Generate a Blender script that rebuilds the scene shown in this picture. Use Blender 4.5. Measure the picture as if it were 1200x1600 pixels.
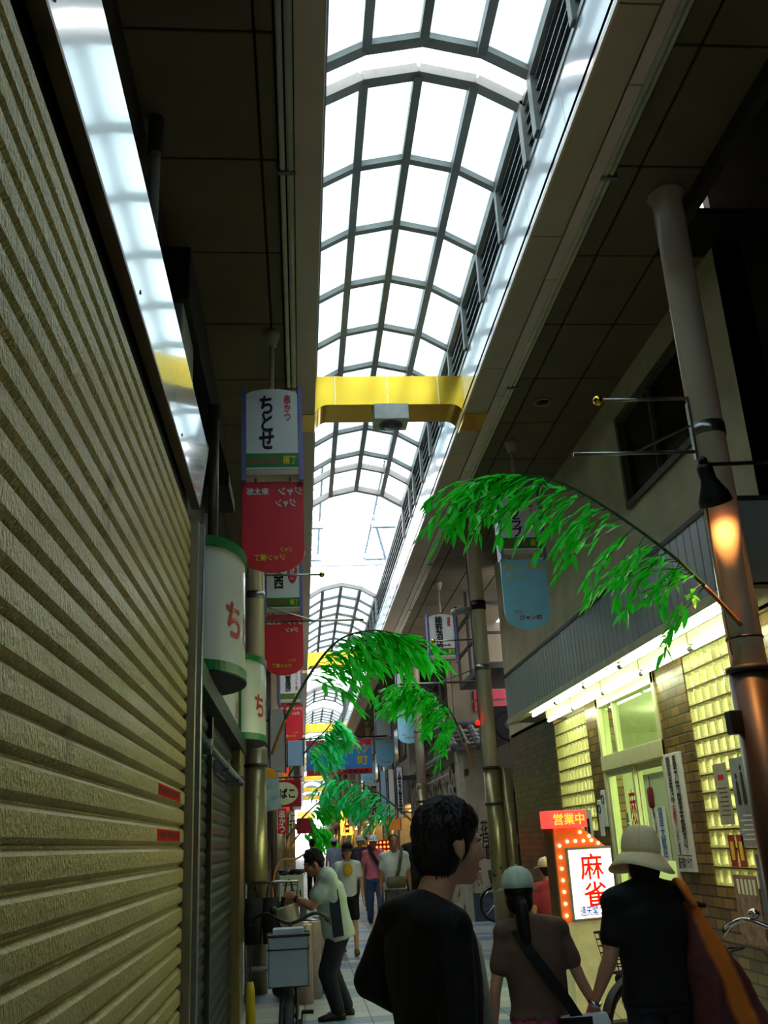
import bpy, math, random
from mathutils import Vector, Matrix
V = Vector
PI = math.pi
SC = bpy.context.scene
COL = SC.collection
for _o in list(bpy.data.objects):
    bpy.data.objects.remove(_o)

# ------------------------------------------------------------------ camera, world, exposure
EYE = V((0, 0, 1.5))
FPX = 1462.0
_f = V((472 - 600, 1322 - 800, FPX)).normalized()          # street direction seen from the lens
_u = V((390 - 600, -3400 - 800, FPX)).normalized()         # plumb direction seen from the lens
_u = (_u - _f * _u.dot(_f)).normalized()
_x = (-_u).cross(_f)
RW = Matrix((_x, _f, _u))
cam_data = bpy.data.cameras.new('camera')
cam_data.sensor_fit = 'VERTICAL'
cam_data.sensor_height = 36
cam_data.lens = FPX / 1600 * 36
cam_data.clip_end = 300
cam_data.clip_start = .02
camera = bpy.data.objects.new('camera', cam_data)
COL.objects.link(camera)
_m = Matrix.Identity(4)
for i in range(3):
    _m[i][0] = RW[i][0]
    _m[i][1] = -RW[i][1]
    _m[i][2] = -RW[i][2]
_m.translation = EYE
camera.matrix_world = _m
SC.camera = camera

SKY = 3.0
world = bpy.data.worlds.new('overcast_sky')
SC.world = world
world.use_nodes = True
_bg = world.node_tree.nodes['Background']
_bg.inputs[0].default_value = (.93, .97, 1.0, 1)
_bg.inputs[1].default_value = SKY
SC.view_settings.view_transform = 'Standard'
SC.view_settings.look = 'None'
SC.view_settings.exposure = 0.8
SC.view_settings.gamma = 1
SC.view_settings.use_curve_mapping = False
SC.cycles.use_denoising = True
SC.cycles.max_bounces = 10
SC.cycles.diffuse_bounces = 5
SC.cycles.glossy_bounces = 5
SC.cycles.transmission_bounces = 6
SC.cycles.transparent_max_bounces = 12
SC.cycles.sample_clamp_indirect = 6


def ray(px, py):
    return RW @ V((px - 600, py - 800, FPX))


def AX(px, py, x):
    d = ray(px, py); return EYE + d * (x / d.x)


def AY(px, py, y):
    d = ray(px, py); return EYE + d * (y / d.y)


def AZ(px, py, z):
    d = ray(px, py); return EYE + d * ((z - 1.5) / d.z)


# ------------------------------------------------------------------ materials
def lin(c):
    return tuple((x / 255 / 12.92) if x / 255 <= .04045 else ((x / 255 + .055) / 1.055) ** 2.4 for x in c)


MATS = {}


def mat(name, col, rough=.6, metal=0.0, var=.18, scale=7, bump=0.0, bdist=.01, bscale=60, spec=.4, emit=0.0, ecol=None, coat=0.0, stretch=None, dirt=None):
    if name in MATS:
        return MATS[name]
    m = bpy.data.materials.new(name)
    m.use_nodes = True
    nt = m.node_tree
    b = nt.nodes['Principled BSDF']
    c = lin(col)
    tc = nt.nodes.new('ShaderNodeTexCoord')
    mp = nt.nodes.new('ShaderNodeMapping')
    nt.links.new(tc.outputs['Object'], mp.inputs[0])
    if stretch:
        mp.inputs['Scale'].default_value = stretch
    n = nt.nodes.new('ShaderNodeTexNoise')
    n.inputs['Scale'].default_value = scale
    n.inputs['Detail'].default_value = 4
    nt.links.new(mp.outputs[0], n.inputs['Vector'])
    r = nt.nodes.new('ShaderNodeValToRGB')
    r.color_ramp.elements[0].position = .3
    r.color_ramp.elements[1].position = .72
    r.color_ramp.elements[0].color = (*[max(0, x * (1 - var)) for x in c], 1)
    r.color_ramp.elements[1].color = (*[min(1, x * (1 + var)) for x in c], 1)
    nt.links.new(n.outputs['Fac'], r.inputs[0])
    out = r.outputs[0]
    if dirt:                                                # stains with a shape of their own
        dcol, dscale, dpos = dirt
        n3 = nt.nodes.new('ShaderNodeTexNoise')
        n3.inputs['Scale'].default_value = dscale
        n3.inputs['Detail'].default_value = 6
        nt.links.new(mp.outputs[0], n3.inputs['Vector'])
        r3 = nt.nodes.new('ShaderNodeValToRGB')
        r3.color_ramp.elements[0].position = dpos
        r3.color_ramp.elements[1].position = dpos + .07
        nt.links.new(n3.outputs['Fac'], r3.inputs[0])
        mx = nt.nodes.new('ShaderNodeMixRGB')
        nt.links.new(r3.outputs[0], mx.inputs[0])
        nt.links.new(out, mx.inputs[1])
        mx.inputs[2].default_value = (*lin(dcol), 1)
        out = mx.outputs[0]
    nt.links.new(out, b.inputs['Base Color'])
    b.inputs['Roughness'].default_value = rough
    b.inputs['Metallic'].default_value = metal
    b.inputs['Specular IOR Level'].default_value = spec
    if coat:
        b.inputs['Coat Weight'].default_value = coat
        b.inputs['Coat Roughness'].default_value = .06
    if bump:
        n2 = nt.nodes.new('ShaderNodeTexNoise')
        n2.inputs['Scale'].default_value = bscale
        n2.inputs['Detail'].default_value = 3
        nt.links.new(mp.outputs[0], n2.inputs['Vector'])
        bp = nt.nodes.new('ShaderNodeBump')
        bp.inputs['Strength'].default_value = bump
        bp.inputs['Distance'].default_value = bdist
        nt.links.new(n2.outputs['Fac'], bp.inputs['Height'])
        nt.links.new(bp.outputs[0], b.inputs['Normal'])
    if emit:
        b.inputs['Emission Color'].default_value = (*lin(ecol or col), 1)
        b.inputs['Emission Strength'].default_value = emit
    MATS[name] = m
    return m


def mat_translucent(name, col, amount=.8, rough=.3):
    if name in MATS:
        return MATS[name]
    m = bpy.data.materials.new(name)
    m.use_nodes = True
    nt = m.node_tree
    b = nt.nodes['Principled BSDF']
    o = nt.nodes['Material Output']
    tc = nt.nodes.new('ShaderNodeTexCoord')
    n = nt.nodes.new('ShaderNodeTexNoise')
    n.inputs['Scale'].default_value = 2.5
    nt.links.new(tc.outputs['Object'], n.inputs['Vector'])
    r = nt.nodes.new('ShaderNodeValToRGB')
    c = lin(col)
    r.color_ramp.elements[0].color = (*[x * .82 for x in c], 1)
    r.color_ramp.elements[1].color = (*c, 1)
    nt.links.new(n.outputs['Fac'], r.inputs[0])
    t = nt.nodes.new('ShaderNodeBsdfTranslucent')
    nt.links.new(r.outputs[0], t.inputs[0])
    nt.links.new(r.outputs[0], b.inputs['Base Color'])
    b.inputs['Roughness'].default_value = rough
    x = nt.nodes.new('ShaderNodeMixShader')
    x.inputs[0].default_value = amount
    nt.links.new(b.outputs[0], x.inputs[1])
    nt.links.new(t.outputs[0], x.inputs[2])
    nt.links.new(x.outputs[0], o.inputs[0])
    MATS[name] = m
    return m


def mat_pane(name, tint, refl=.12):
    m = bpy.data.materials.new(name)
    m.use_nodes = True
    nt = m.node_tree
    o = nt.nodes['Material Output']
    nt.nodes.remove(nt.nodes['Principled BSDF'])
    t = nt.nodes.new('ShaderNodeBsdfTransparent')
    t.inputs[0].default_value = (*lin(tint), 1)
    g = nt.nodes.new('ShaderNodeBsdfGlossy')
    g.inputs['Roughness'].default_value = .03
    x = nt.nodes.new('ShaderNodeMixShader')
    x.inputs[0].default_value = refl
    nt.links.new(t.outputs[0], x.inputs[1])
    nt.links.new(g.outputs[0], x.inputs[2])
    nt.links.new(x.outputs[0], o.inputs[0])
    MATS[name] = m
    return m


def mat_brick(name, c1, c2, mortar, bw, bh, msize=.012, rough=.35, axis='YZ', bump=.4):
    m = bpy.data.materials.new(name)
    m.use_nodes = True
    nt = m.node_tree
    b = nt.nodes['Principled BSDF']
    tc = nt.nodes.new('ShaderNodeTexCoord')
    sp = nt.nodes.new('ShaderNodeSeparateXYZ')
    cb = nt.nodes.new('ShaderNodeCombineXYZ')
    nt.links.new(tc.outputs['Object'], sp.inputs[0])
    nt.links.new(sp.outputs[axis[0]], cb.inputs[0])
    nt.links.new(sp.outputs[axis[1]], cb.inputs[1])
    br = nt.nodes.new('ShaderNodeTexBrick')
    br.inputs['Color1'].default_value = (*lin(c1), 1)
    br.inputs['Color2'].default_value = (*lin(c2), 1)
    br.inputs['Mortar'].default_value = (*lin(mortar), 1)
    br.inputs['Scale'].default_value = 1
    br.inputs['Mortar Size'].default_value = msize
    br.inputs['Brick Width'].default_value = bw
    br.inputs['Row Height'].default_value = bh
    nt.links.new(cb.outputs[0], br.inputs['Vector'])
    nt.links.new(br.outputs['Color'], b.inputs['Base Color'])
    b.inputs['Roughness'].default_value = rough
    bp = nt.nodes.new('ShaderNodeBump')
    bp.invert = True
    bp.inputs['Strength'].default_value = bump
    bp.inputs['Distance'].default_value = .01
    nt.links.new(br.outputs['Fac'], bp.inputs['Height'])
    nt.links.new(bp.outputs[0], b.inputs['Normal'])
    MATS[name] = m
    return m


# ------------------------------------------------------------------ mesh builder
class MB:
    def __init__(self):
        self.v = []; self.f = []; self.s = []

    def add(self, vs, fs, smooth=False):
        k = len(self.v)
        self.v += [V(p) for p in vs]
        self.f += [tuple(i + k for i in q) for q in fs]
        self.s += [smooth] * len(fs)
        return self

    def box(self, x0, x1, y0, y1, z0, z1, M=None):
        vs = [V((x, y, z)) for z in (z0, z1) for y in (y0, y1) for x in (x0, x1)]
        if M:
            vs = [M @ p for p in vs]
        return self.add(vs, [(0, 2, 3, 1), (4, 5, 7, 6), (0, 1, 5, 4), (2, 6, 7, 3), (0, 4, 6, 2), (1, 3, 7, 5)])

    def cbox(self, c, sx, sy, sz, rz=0):
        M = Matrix.Translation(c) @ Matrix.Rotation(rz, 4, 'Z')
        return self.box(-sx / 2, sx / 2, -sy / 2, sy / 2, -sz / 2, sz / 2, M)

    def tube(self, pts, r, n=10, closed=False, sq=False):
        pts = [V(p) for p in pts]
        rs = r if isinstance(r, (list, tuple)) else [r] * len(pts)
        vs = []; fs = []
        L = len(pts)
        ref = None
        for i, p in enumerate(pts):
            if closed:
                d = (pts[(i + 1) % L] - pts[i - 1]).normalized()
            else:
                d = (pts[min(i + 1, L - 1)] - pts[max(i - 1, 0)]).normalized()
            if ref is None:
                a = V((0, 0, 1)) if abs(d.z) < .9 else V((1, 0, 0))
                ref = (a - d * a.dot(d)).normalized()
            else:
                ref = (ref - d * ref.dot(d)).normalized()
            e = d.cross(ref)
            for j in range(n):
                t = 2 * PI * j / n
                vs.append(p + (ref * math.cos(t) + e * math.sin(t)) * rs[i])
        for i in range(L if closed else L - 1):
            for j in range(n):
                a = i * n + j; b = i * n + (j + 1) % n
                c = ((i + 1) % L) * n + (j + 1) % n; d2 = ((i + 1) % L) * n + j
                fs.append((a, b, c, d2))
        if not closed:
            fs.append(tuple(reversed(range(n))))
            fs.append(tuple(range((L - 1) * n, L * n)))
        return self.add(vs, fs, n > 6)

    def lathe(self, prof, n=20, M=None, a0=0, a1=2 * PI):
        full = abs(a1 - a0 - 2 * PI) < 1e-6
        m = n if full else n + 1
        vs = []; fs = []
        for (r, z) in prof:
            for j in range(m):
                t = a0 + (a1 - a0) * j / n
                p = V((r * math.cos(t), r * math.sin(t), z))
                vs.append(M @ p if M else p)
        for i in range(len(prof) - 1):
            for j in range(n):
                a = i * m + j; b = i * m + (j + 1) % m
                fs.append((a, b, b + m, a + m))
        if full:
            if prof[0][0] > 1e-6:
                fs.append(tuple(reversed(range(m))))
            if prof[-1][0] > 1e-6:
                fs.append(tuple(range((len(prof) - 1) * m, len(prof) * m)))
        return self.add(vs, fs, True)

    def ell(self, c, rx, ry, rz, n=14, k=9, M=None):
        prof = [(math.sin(PI * i / k), -math.cos(PI * i / k)) for i in range(k + 1)]
        T = Matrix.Translation(c) @ (M.to_4x4() if M else Matrix.Identity(4)) @ Matrix.Diagonal((rx, ry, rz, 1))
        prof[0] = (1e-4, -1); prof[-1] = (1e-4, 1)
        return self.lathe(prof, n, T)

    def cap(self, p0, p1, r0, r1, n=12):
        """limb: tapered rounded segment"""
        p0 = V(p0); p1 = V(p1)
        d = p1 - p0
        L = d.length
        if L < 1e-5:
            return self.ell(p0, r0, r0, r0)
        q = d.to_track_quat('Z', 'Y').to_matrix().to_4x4()
        prof = [(1e-4, -r0)] + [(r0 * math.sin(a), -r0 * math.cos(a)) for a in (.5, 1.0)] + [(r0, 0)]
        prof += [(r1, L)] + [(r1 * math.cos(a), L + r1 * math.sin(a)) for a in (.55, 1.05)] + [(1e-4, L + r1)]
        return self.lathe(prof, n, Matrix.Translation(p0) @ q)

    def chain(self, pts, rs, n=10):
        for i in range(len(pts) - 1):
            self.cap(pts[i], pts[i + 1], rs[i], rs[i + 1], n)
        return self

    def loft(self, rings, n=20, sup=2.3):
        """closed superelliptic body: rings of (centre, ux, uy)"""
        vs = []; fs = []
        for c, ux, uy in rings:
            for j in range(n):
                t = 2 * PI * j / n
                cs, sn = math.cos(t), math.sin(t)
                x = math.copysign(abs(cs) ** (2 / sup), cs); y = math.copysign(abs(sn) ** (2 / sup), sn)
                vs.append(V(c) + V(ux) * x + V(uy) * y)
        for i in range(len(rings) - 1):
            for j in range(n):
                a = i * n + j; b = i * n + (j + 1) % n
                fs.append((a, b, b + n, a + n))
        fs.append(tuple(reversed(range(n))))
        fs.append(tuple(range((len(rings) - 1) * n, len(rings) * n)))
        return self.add(vs, fs, True)

    def prism(self, poly, o, u, v, d):
        """polygon (in u,v about o) pushed along d"""
        o = V(o); u = V(u); v = V(v); d = V(d); n = len(poly)
        vs = [o + u * a + v * b for a, b in poly] + [o + u * a + v * b + d for a, b in poly]
        fs = [tuple(reversed(range(n))), tuple(range(n, 2 * n))]
        fs += [(i, (i + 1) % n, (i + 1) % n + n, i + n) for i in range(n)]
        return self.add(vs, fs)

    def quad(self, a, b, c, d):
        return self.add([a, b, c, d], [(0, 1, 2, 3)])


def mesh_obj(name, mb, m, parent=None, world=False, smooth=None, bevel=0, mods=None):
    me = bpy.data.meshes.new(name)
    vs = mb.v
    if world and parent is not None:
        inv = parent.matrix_basis.inverted()
        vs = [inv @ p for p in vs]
    me.from_pydata([tuple(p) for p in vs], [], mb.f)
    if smooth is None:
        me.polygons.foreach_set('use_smooth', mb.s)
    elif smooth:
        me.polygons.foreach_set('use_smooth', [True] * len(me.polygons))
    me.materials.append(m)
    me.update()
    o = bpy.data.objects.new(name, me)
    COL.objects.link(o)
    if parent is not None:
        o.parent = parent
    if bevel:
        b = o.modifiers.new('bevel', 'BEVEL')
        b.width = bevel; b.segments = 2; b.limit_method = 'ANGLE'
    return o


def tag(o, label, cat, group=None):
    o['label'] = label; o['category'] = cat
    if group:
        o['group'] = group
    return o


def thing(name, label, cat, loc=(0, 0, 0), rz=0, group=None):
    o = bpy.data.objects.new(name, None)
    o.empty_display_size = .1
    COL.objects.link(o)
    o.location = loc
    o.rotation_euler = (0, 0, rz)
    o.matrix_basis = Matrix.Translation(V(loc)) @ Matrix.Rotation(rz, 4, 'Z')
    return tag(o, label, cat, group)


def solo(name, mb, m, label, cat, group=None, **k):
    return tag(mesh_obj(name, mb, m, **k), label, cat, group)


def struct(name, mb, m, **k):
    o = mesh_obj(name, mb, m, **k)
    o['kind'] = 'structure'
    return o


def copy_tree(o, parent=None):
    c = o.copy()
    COL.objects.link(c)
    if parent is not None:
        c.parent = parent
    for ch in list(o.children):
        copy_tree(ch, c)
    return c


def text_geo(body, vertical=False, res=3):
    cu = bpy.data.curves.new('t', 'FONT')
    cu.body = '\n'.join(body) if vertical else body
    cu.align_x = 'CENTER'
    cu.size = 1
    cu.space_line = .82 if vertical else 1
    cu.resolution_u = res
    o = bpy.data.objects.new('t', cu)
    COL.objects.link(o)
    me = bpy.data.meshes.new_from_object(o.evaluated_get(bpy.context.evaluated_depsgraph_get()))
    vs = [(p.co.x, p.co.y) for p in me.vertices]
    fs = [tuple(p.vertices) for p in me.polygons]
    bpy.data.objects.remove(o); bpy.data.curves.remove(cu); bpy.data.meshes.remove(me)
    xs = [p[0] for p in vs]; ys = [p[1] for p in vs]
    w = max(xs) - min(xs); h = max(ys) - min(ys)
    return [((x - min(xs)) / w - .5, (y - min(ys)) / h - .5) for x, y in vs], fs, w, h


def text(parent, body, c, w, h, m, u=(1, 0, 0), v=(0, 0, 1), vertical=False, flip=False, bold=.02, off=.004, fn=None, name='lettering', world=False, res=3):
    """lettering fitted to w x h centred on c, in the plane u, v"""
    vs, fs, nw, nh = text_geo(body, vertical, res)
    u = V(u); v = V(v); c = V(c)
    nn = u.cross(v).normalized()
    mb = MB()
    shifts = [(0, 0)] if bold <= 0 else [(-1, 0), (1, 0), (0, -1), (0, 1)]
    for k, (sx, sy) in enumerate(shifts):          # heavier strokes: the glyph laid over itself, slightly shifted
        du, dv = sx * bold / nw, sy * bold / nh
        if fn:
            mb.add([fn((a + du) * (-1 if flip else 1), b + dv) for a, b in vs], fs)
        else:
            mb.add([c + u * ((a + du) * w * (-1 if flip else 1)) + v * ((b + dv) * h) + nn * (off + k * .0002) for a, b in vs], fs)
    return mesh_obj(name, mb, m, parent, world=world)


WHITE = mat('white_paint', (215, 216, 210), .45, var=.06)
BLACKP = mat('black_paint', (16, 16, 17), .5, var=.2)
INK = mat('black_ink', (14, 15, 20), .6, var=.05)
REDINK = mat('red_ink', (190, 22, 30), .5, var=.08)
YELINK = mat('yellow_ink', (235, 200, 40), .5, var=.08)
BLUEINK = mat('blue_ink', (40, 60, 170), .5, var=.08)
STEEL = mat('brushed_steel', (150, 150, 148), .32, 1, var=.15, scale=12)
CHROME = mat('chrome', (205, 208, 212), .14, 1, var=.05)
GREYP = mat('grey_paint', (120, 124, 124), .5, var=.12)
DKGREY = mat('dark_grey_paint', (50, 50, 50), .55, var=.2)
RUBBER = mat('black_rubber', (18, 18, 18), .8, var=.2)
# ================================================================== THE SETTING
Y0, Y1 = -20.0, 130.0
XL, XR = .22, 1.877           # skylight well, left and right
XC = (XL + XR) / 2
ZC = 6.0                      # side ceilings

# floor: pale paving with blue bands
FLOOR = bpy.data.materials.new('street_paving')
FLOOR.use_nodes = True
_nt = FLOOR.node_tree
_b = _nt.nodes['Principled BSDF']
_tc = _nt.nodes.new('ShaderNodeTexCoord')
_br = _nt.nodes.new('ShaderNodeTexBrick')
_br.offset = 0
_br.inputs['Scale'].default_value = 1
_br.inputs['Brick Width'].default_value = .6
_br.inputs['Row Height'].default_value = .3
_br.inputs['Mortar Size'].default_value = .006
_br.inputs['Color1'].default_value = (*lin((178, 180, 172)), 1)
_br.inputs['Color2'].default_value = (*lin((158, 164, 160)), 1)
_br.inputs['Mortar'].default_value = (*lin((70, 74, 76)), 1)
_nt.links.new(_tc.outputs['Object'], _br.inputs['Vector'])
_sp = _nt.nodes.new('ShaderNodeSeparateXYZ')
_nt.links.new(_tc.outputs['Object'], _sp.inputs[0])


def _math(op, a, b):
    n = _nt.nodes.new('ShaderNodeMath'); n.operation = op
    for i, q in enumerate((a, b)):
        if isinstance(q, (int, float)):
            n.inputs[i].default_value = q
        else:
            _nt.links.new(q, n.inputs[i])
    return n.outputs[0]


_ym = _math('MODULO', _math('ADD', _sp.outputs['Y'], 90.0), 2.4)
_s1 = _math('LESS_THAN', _ym, .6)
_s2 = _math('MULTIPLY', _math('GREATER_THAN', _ym, .9), _math('LESS_THAN', _ym, 1.2))
_s = _math('MAXIMUM', _s1, _s2)
_mx = _nt.nodes.new('ShaderNodeMixRGB')
_mx.blend_type = 'MULTIPLY'
_mx.inputs[2].default_value = (.42, .62, .92, 1)
_nt.links.new(_s, _mx.inputs[0])
_nt.links.new(_br.outputs['Color'], _mx.inputs[1])
_nt.links.new(_mx.outputs[0], _b.inputs['Base Color'])
_b.inputs['Roughness'].default_value = .45
struct('floor', MB().box(-6, 9, Y0, 140, -.1, 0), FLOOR)

# side ceilings: large panels with open joints
CEILM = mat('ceiling_board', (108, 96, 74), .75, var=.12, scale=1.5)
JOINT = mat('ceiling_joint', (24, 21, 17), .9)


def ceiling(name, xs, notch=None):
    mb = MB()
    y = 4.26 - 1.0875 * 22
    while y < Y1:
        for a, b in zip(xs[:-1], xs[1:]):
            if notch and a >= notch[0] and y < notch[1]:
                continue
            g = .008
            mb.box(a + g, b - g, y + g, y + 1.0875 - g, ZC, ZC + .03)
        y += 1.0875
    struct(name, mb, CEILM, bevel=.008)
    x1 = xs[-1]
    bk = MB().box(xs[0], x1 if not notch else notch[0], Y0, Y1, ZC + .025, ZC + .08)
    if notch:
        bk.box(notch[0], x1, notch[1], Y1, ZC + .025, ZC + .08)
    struct(name + '_backing', bk, JOINT)


ceiling('ceiling_left', [-1.4, -.2, -.08])
ceiling('ceiling_right', [2.34, 2.52, 3.02, 3.6, 4.4], notch=(3.02, 5.9))

SOFM = mat('soffit_metal', (196, 178, 152), .38, .2, var=.08, scale=2)
SOFM2 = mat('soffit_metal_pale', (226, 206, 188), .38, .2, var=.08, scale=2)
struct('trim_1', MB().box(.03, XL, Y0, Y1, ZC - .06, ZC + .02), SOFM, bevel=.004)
sb = MB()
y = Y0
while y < Y1:
    sb.box(XR + .006, 2.13, y + .004, y + 2.17, ZC - .06, ZC + .02)
    y += 2.175
struct('trim_2', sb, SOFM, bevel=.004)
sb = MB(); y = Y0 + .6
while y < Y1:
    sb.box(2.142, 2.235, y + .004, y + 2.17, ZC - .06, ZC + .02)
    y += 2.175
struct('trim_3', sb, SOFM2, bevel=.004)
struct('trim_4', MB().box(XR, 2.34, Y0, Y1, ZC + .02, ZC + .06), JOINT)
struct('trim_5', MB().box(XR - .012, XR + .006, Y0, Y1, ZC - .065, ZC - .03), SOFM2)
struct('trim_6', MB().box(-.08, .03, Y0, Y1, ZC + .0, ZC + .06), JOINT)

# skylight well: glossy white boards, louvres, then the polygonal glass vault
WELL = mat('white_enamel_board', (222, 224, 232), .16, var=.03, scale=1, spec=.5, coat=.5)
mbr, mbl = MB(), MB()
y = Y0
while y < Y1:
    mbr.box(XR, XR + .03, y + .004, y + 1.083, ZC - .03, 6.48)
    mbl.box(XL - .03, XL, y + .004, y + 1.083, ZC - .03, 6.48)
    y += 1.0875
struct('wall_skylight_right', mbr, WELL)
struct('wall_skylight_left', mbl, WELL)
LOUV = mat('louvre_metal', (128, 132, 132), .4, .5, var=.1)
for nm, x, sg in (('trim_7', XR, 1), ('trim_8', XL, -1)):
    mb = MB()
    for k in range(5):
        z = 6.52 + k * .11
        mb.prism([(0, 0), (sg * .07, .05), (sg * .07, .062), (0, .012)], (x, Y0, z), (1, 0, 0), (0, 0, 1), (0, Y1 - Y0, 0))
    mb.box(x - .01, x + .04, Y0, Y1, 6.46, 6.5).box(x - .01, x + .05, Y0, Y1, 7.03, 7.09)
    struct(nm, mb, LOUV)
struct('wall_louvre_right', MB().box(XR + .09, XR + .12, Y0, Y1, ZC, 7.1), DKGREY)
struct('wall_louvre_left', MB().box(XL - .12, XL - .09, Y0, Y1, ZC, 7.1), DKGREY)

VAULT = [(XL, 7.07), (XC - .45, 7.295), (XC, 7.395), (XC + .45, 7.295), (XR, 7.07)]
GLASS = mat_translucent('frosted_roof_glass', (232, 244, 247), .9)
RIBM = mat('roof_steel', (128, 130, 126), .5, var=.1)
SECT = [([-19.6 + i * 1.007 for i in range(25)] + [5.58], ()),
        ([5.92, 6.93, 7.89, 8.85, 9.87, 10.81, 11.8, 12.77, 13.74, 14.33, 15.39], (8, 9)),
        ([21.84, 22.89, 23.82, 24.78, 25.9, 26.95, 27.97, 28.95, 29.9, 31.0], ()),
        ([37.0, 37.6, 38.5, 39.5, 40.5], (0,)), ([43.2, 44.2, 45.2, 46.2, 47.2, 48.2], ()),
        ([54.5 + i for i in range(8)], ()), ([69 + i for i in range(10)], ()), ([85 + i for i in range(10)], ()), ([101 + i for i in range(10)], ()), ([117 + i for i in range(12)], ())]


def segbar(mb, a, b, w, h, y0, y1):
    """bar along a-b (XZ points) between y0 and y1, thickness h upward"""
    d = V((b[0] - a[0], 0, b[1] - a[1])).normalized()
    n = V((-d.z, 0, d.x))
    if n.z < 0:
        n = -n
    A = V((a[0], y0, a[1])) - d * w; B = V((b[0], y0, b[1])) + d * w
    mb.prism([(0, 0), (1, 0), (1, 1), (0, 1)], A, B - A, n * h, (0, y1 - y0, 0))


for si, (ys, opened) in enumerate(SECT):
    rb, gl = MB(), MB()
    for i, y in enumerate(ys):
        edge = i in (0, len(ys) - 1)
        w = .05 if edge else .035
        for a, b in zip(VAULT[:-1], VAULT[1:]):
            segbar(rb, (a[0], a[1] - .05), (b[0], b[1] - .05), .004, .09, y - w, y + w)
        for x in (XL, XR):
            rb.box(x - .035, x + .035, y - w, y + w, 6.48, 7.07)
    for (x, z) in VAULT:
        rb.box(x - .036, x + .036, ys[0], ys[-1], z - .07, z + .05)
    for i in range(len(ys) - 1):
        if i in opened:
            continue
        for a, b in zip(VAULT[:-1], VAULT[1:]):
            segbar(gl, (a[0], a[1] + .01), (b[0], b[1] + .01), -.01, .012, ys[i] + .02, ys[i + 1] - .02)
    f = struct('skylight_frame', rb, RIBM)
    struct('skylight_glazing', gl, GLASS)

# where the vault is rolled back: raised side rails with slatted screens, open sky between
PALEST = mat('pale_blue_steel', (160, 180, 196), .45, .2, var=.08)
for a, b in ((15.6, 21.7), (31.2, 36.9), (48.4, 54.3)):
    rb = MB()
    for sg in (-1, 1):
        x0 = XC + sg * .54; x1 = XC + sg * .98
        rb.box(min(x0, x0 + sg * .04), max(x0, x0 + sg * .04), a, b, 7.96, 8.04)
        rb.box(min(x1, x1 + sg * .07), max(x1, x1 + sg * .07), a, b, 7.5, 7.62)
        y = a
        while y < b:
            segbar(rb, (min(x0, x1), 7.98 if x0 < x1 else 7.7), (max(x0, x1), 7.98 if x0 > x1 else 7.7), .01, .03, y, y + .03)
            y += .55
    for y in (a + 2.6, a + 4.9):
        rb.box(XC - 1.0, XC - .5, y, y + .1, 7.62, 7.76).box(XC + .5, XC + 1.0, y, y + .1, 7.62, 7.76)
    rb.box(XC - 1.0, XC + 1.0, b - .5, b - .44, 7.68, 7.74)
    rb.tube([(XC + .54, a + 2.7, 7.9), (XR + .05, a + 3.6, 7.1)], .03, 6)
    struct('skylight_rail', rb, PALEST)

# walls of the buildings on both sides
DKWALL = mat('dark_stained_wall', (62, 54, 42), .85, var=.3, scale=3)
BEIGEW = mat('beige_render', (206, 194, 156), .85, var=.14, scale=2.5, bump=.15)
struct('wall_left', MB().box(-1.15, -.95, Y0, 11.0, 0, ZC).box(-1.3, -1.02, 11.0, Y1, 0, ZC), DKWALL)
struct('added_wall_back', MB().box(-1.2, 5.2, Y0 - .2, Y0, 0, 7.6), DKWALL)  # added unseen wall, blocks the daylight that would come from behind

# right-hand building: upper wall with a window hole
wr = MB()
wy0, wy1, wz0, wz1 = 7.0, 8.88, 4.68, 5.62
wr.box(3.45, 3.65, 6.2, wy0, 3.0, ZC).box(3.45, 3.65, wy1, 15.6, 3.0, ZC)
wr.box(3.45, 3.65, wy0, wy1, 3.0, wz0).box(3.45, 3.65, wy0, wy1, wz1, ZC)
struct('wall_right', wr, BEIGEW)
wf = MB()
wf.box(3.42, 3.5, wy0 - .04, wy0 + .03, wz0 - .04, wz1 + .04).box(3.42, 3.5, wy1 - .03, wy1 + .04, wz0 - .04, wz1 + .04)
wf.box(3.42, 3.5, wy0, wy1, wz0 - .05, wz0 + .02).box(3.42, 3.5, wy0, wy1, wz1 - .02, wz1 + .04).box(3.44, 3.48, 8.0, 8.03, wz0, wz1)
w1 = struct('window_1', wf, mat('window_frame_brown', (92, 84, 70), .5))
g1 = mesh_obj('pane', MB().box(3.49, 3.5, wy0, wy1, wz0, wz1), mat('dark_pane', (14, 15, 14), .12, var=.3), w1)
# dark recess nearest the camera on the right, with a small pane made to glow like daylight
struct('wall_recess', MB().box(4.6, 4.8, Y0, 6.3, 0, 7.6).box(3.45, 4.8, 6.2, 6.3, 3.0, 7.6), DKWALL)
struct('added_roof_recess', MB().box(3.0, 4.9, Y0, 6.3, 7.55, 7.65).box(2.98, 3.06, Y0, 5.95, ZC - .12, 7.6), DKWALL)  # roof added over the gap to stop sky light leaking in
wn = struct('window_2', MB().box(4.55, 4.6, 5.05, 5.35, 6.3, 6.34).box(4.55, 4.6, 5.05, 5.35, 6.55, 6.59).box(4.55, 4.6, 5.19, 5.21, 6.3, 6.59), DKGREY)
mesh_obj('pane', MB().box(4.57, 4.59, 5.05, 5.35, 6.34, 6.55), mat('daylight_glow_pane', (190, 205, 205), .3, emit=.25, ecol=(190, 205, 205)), wn)  # weak emission put into the pane in place of daylight

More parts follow.
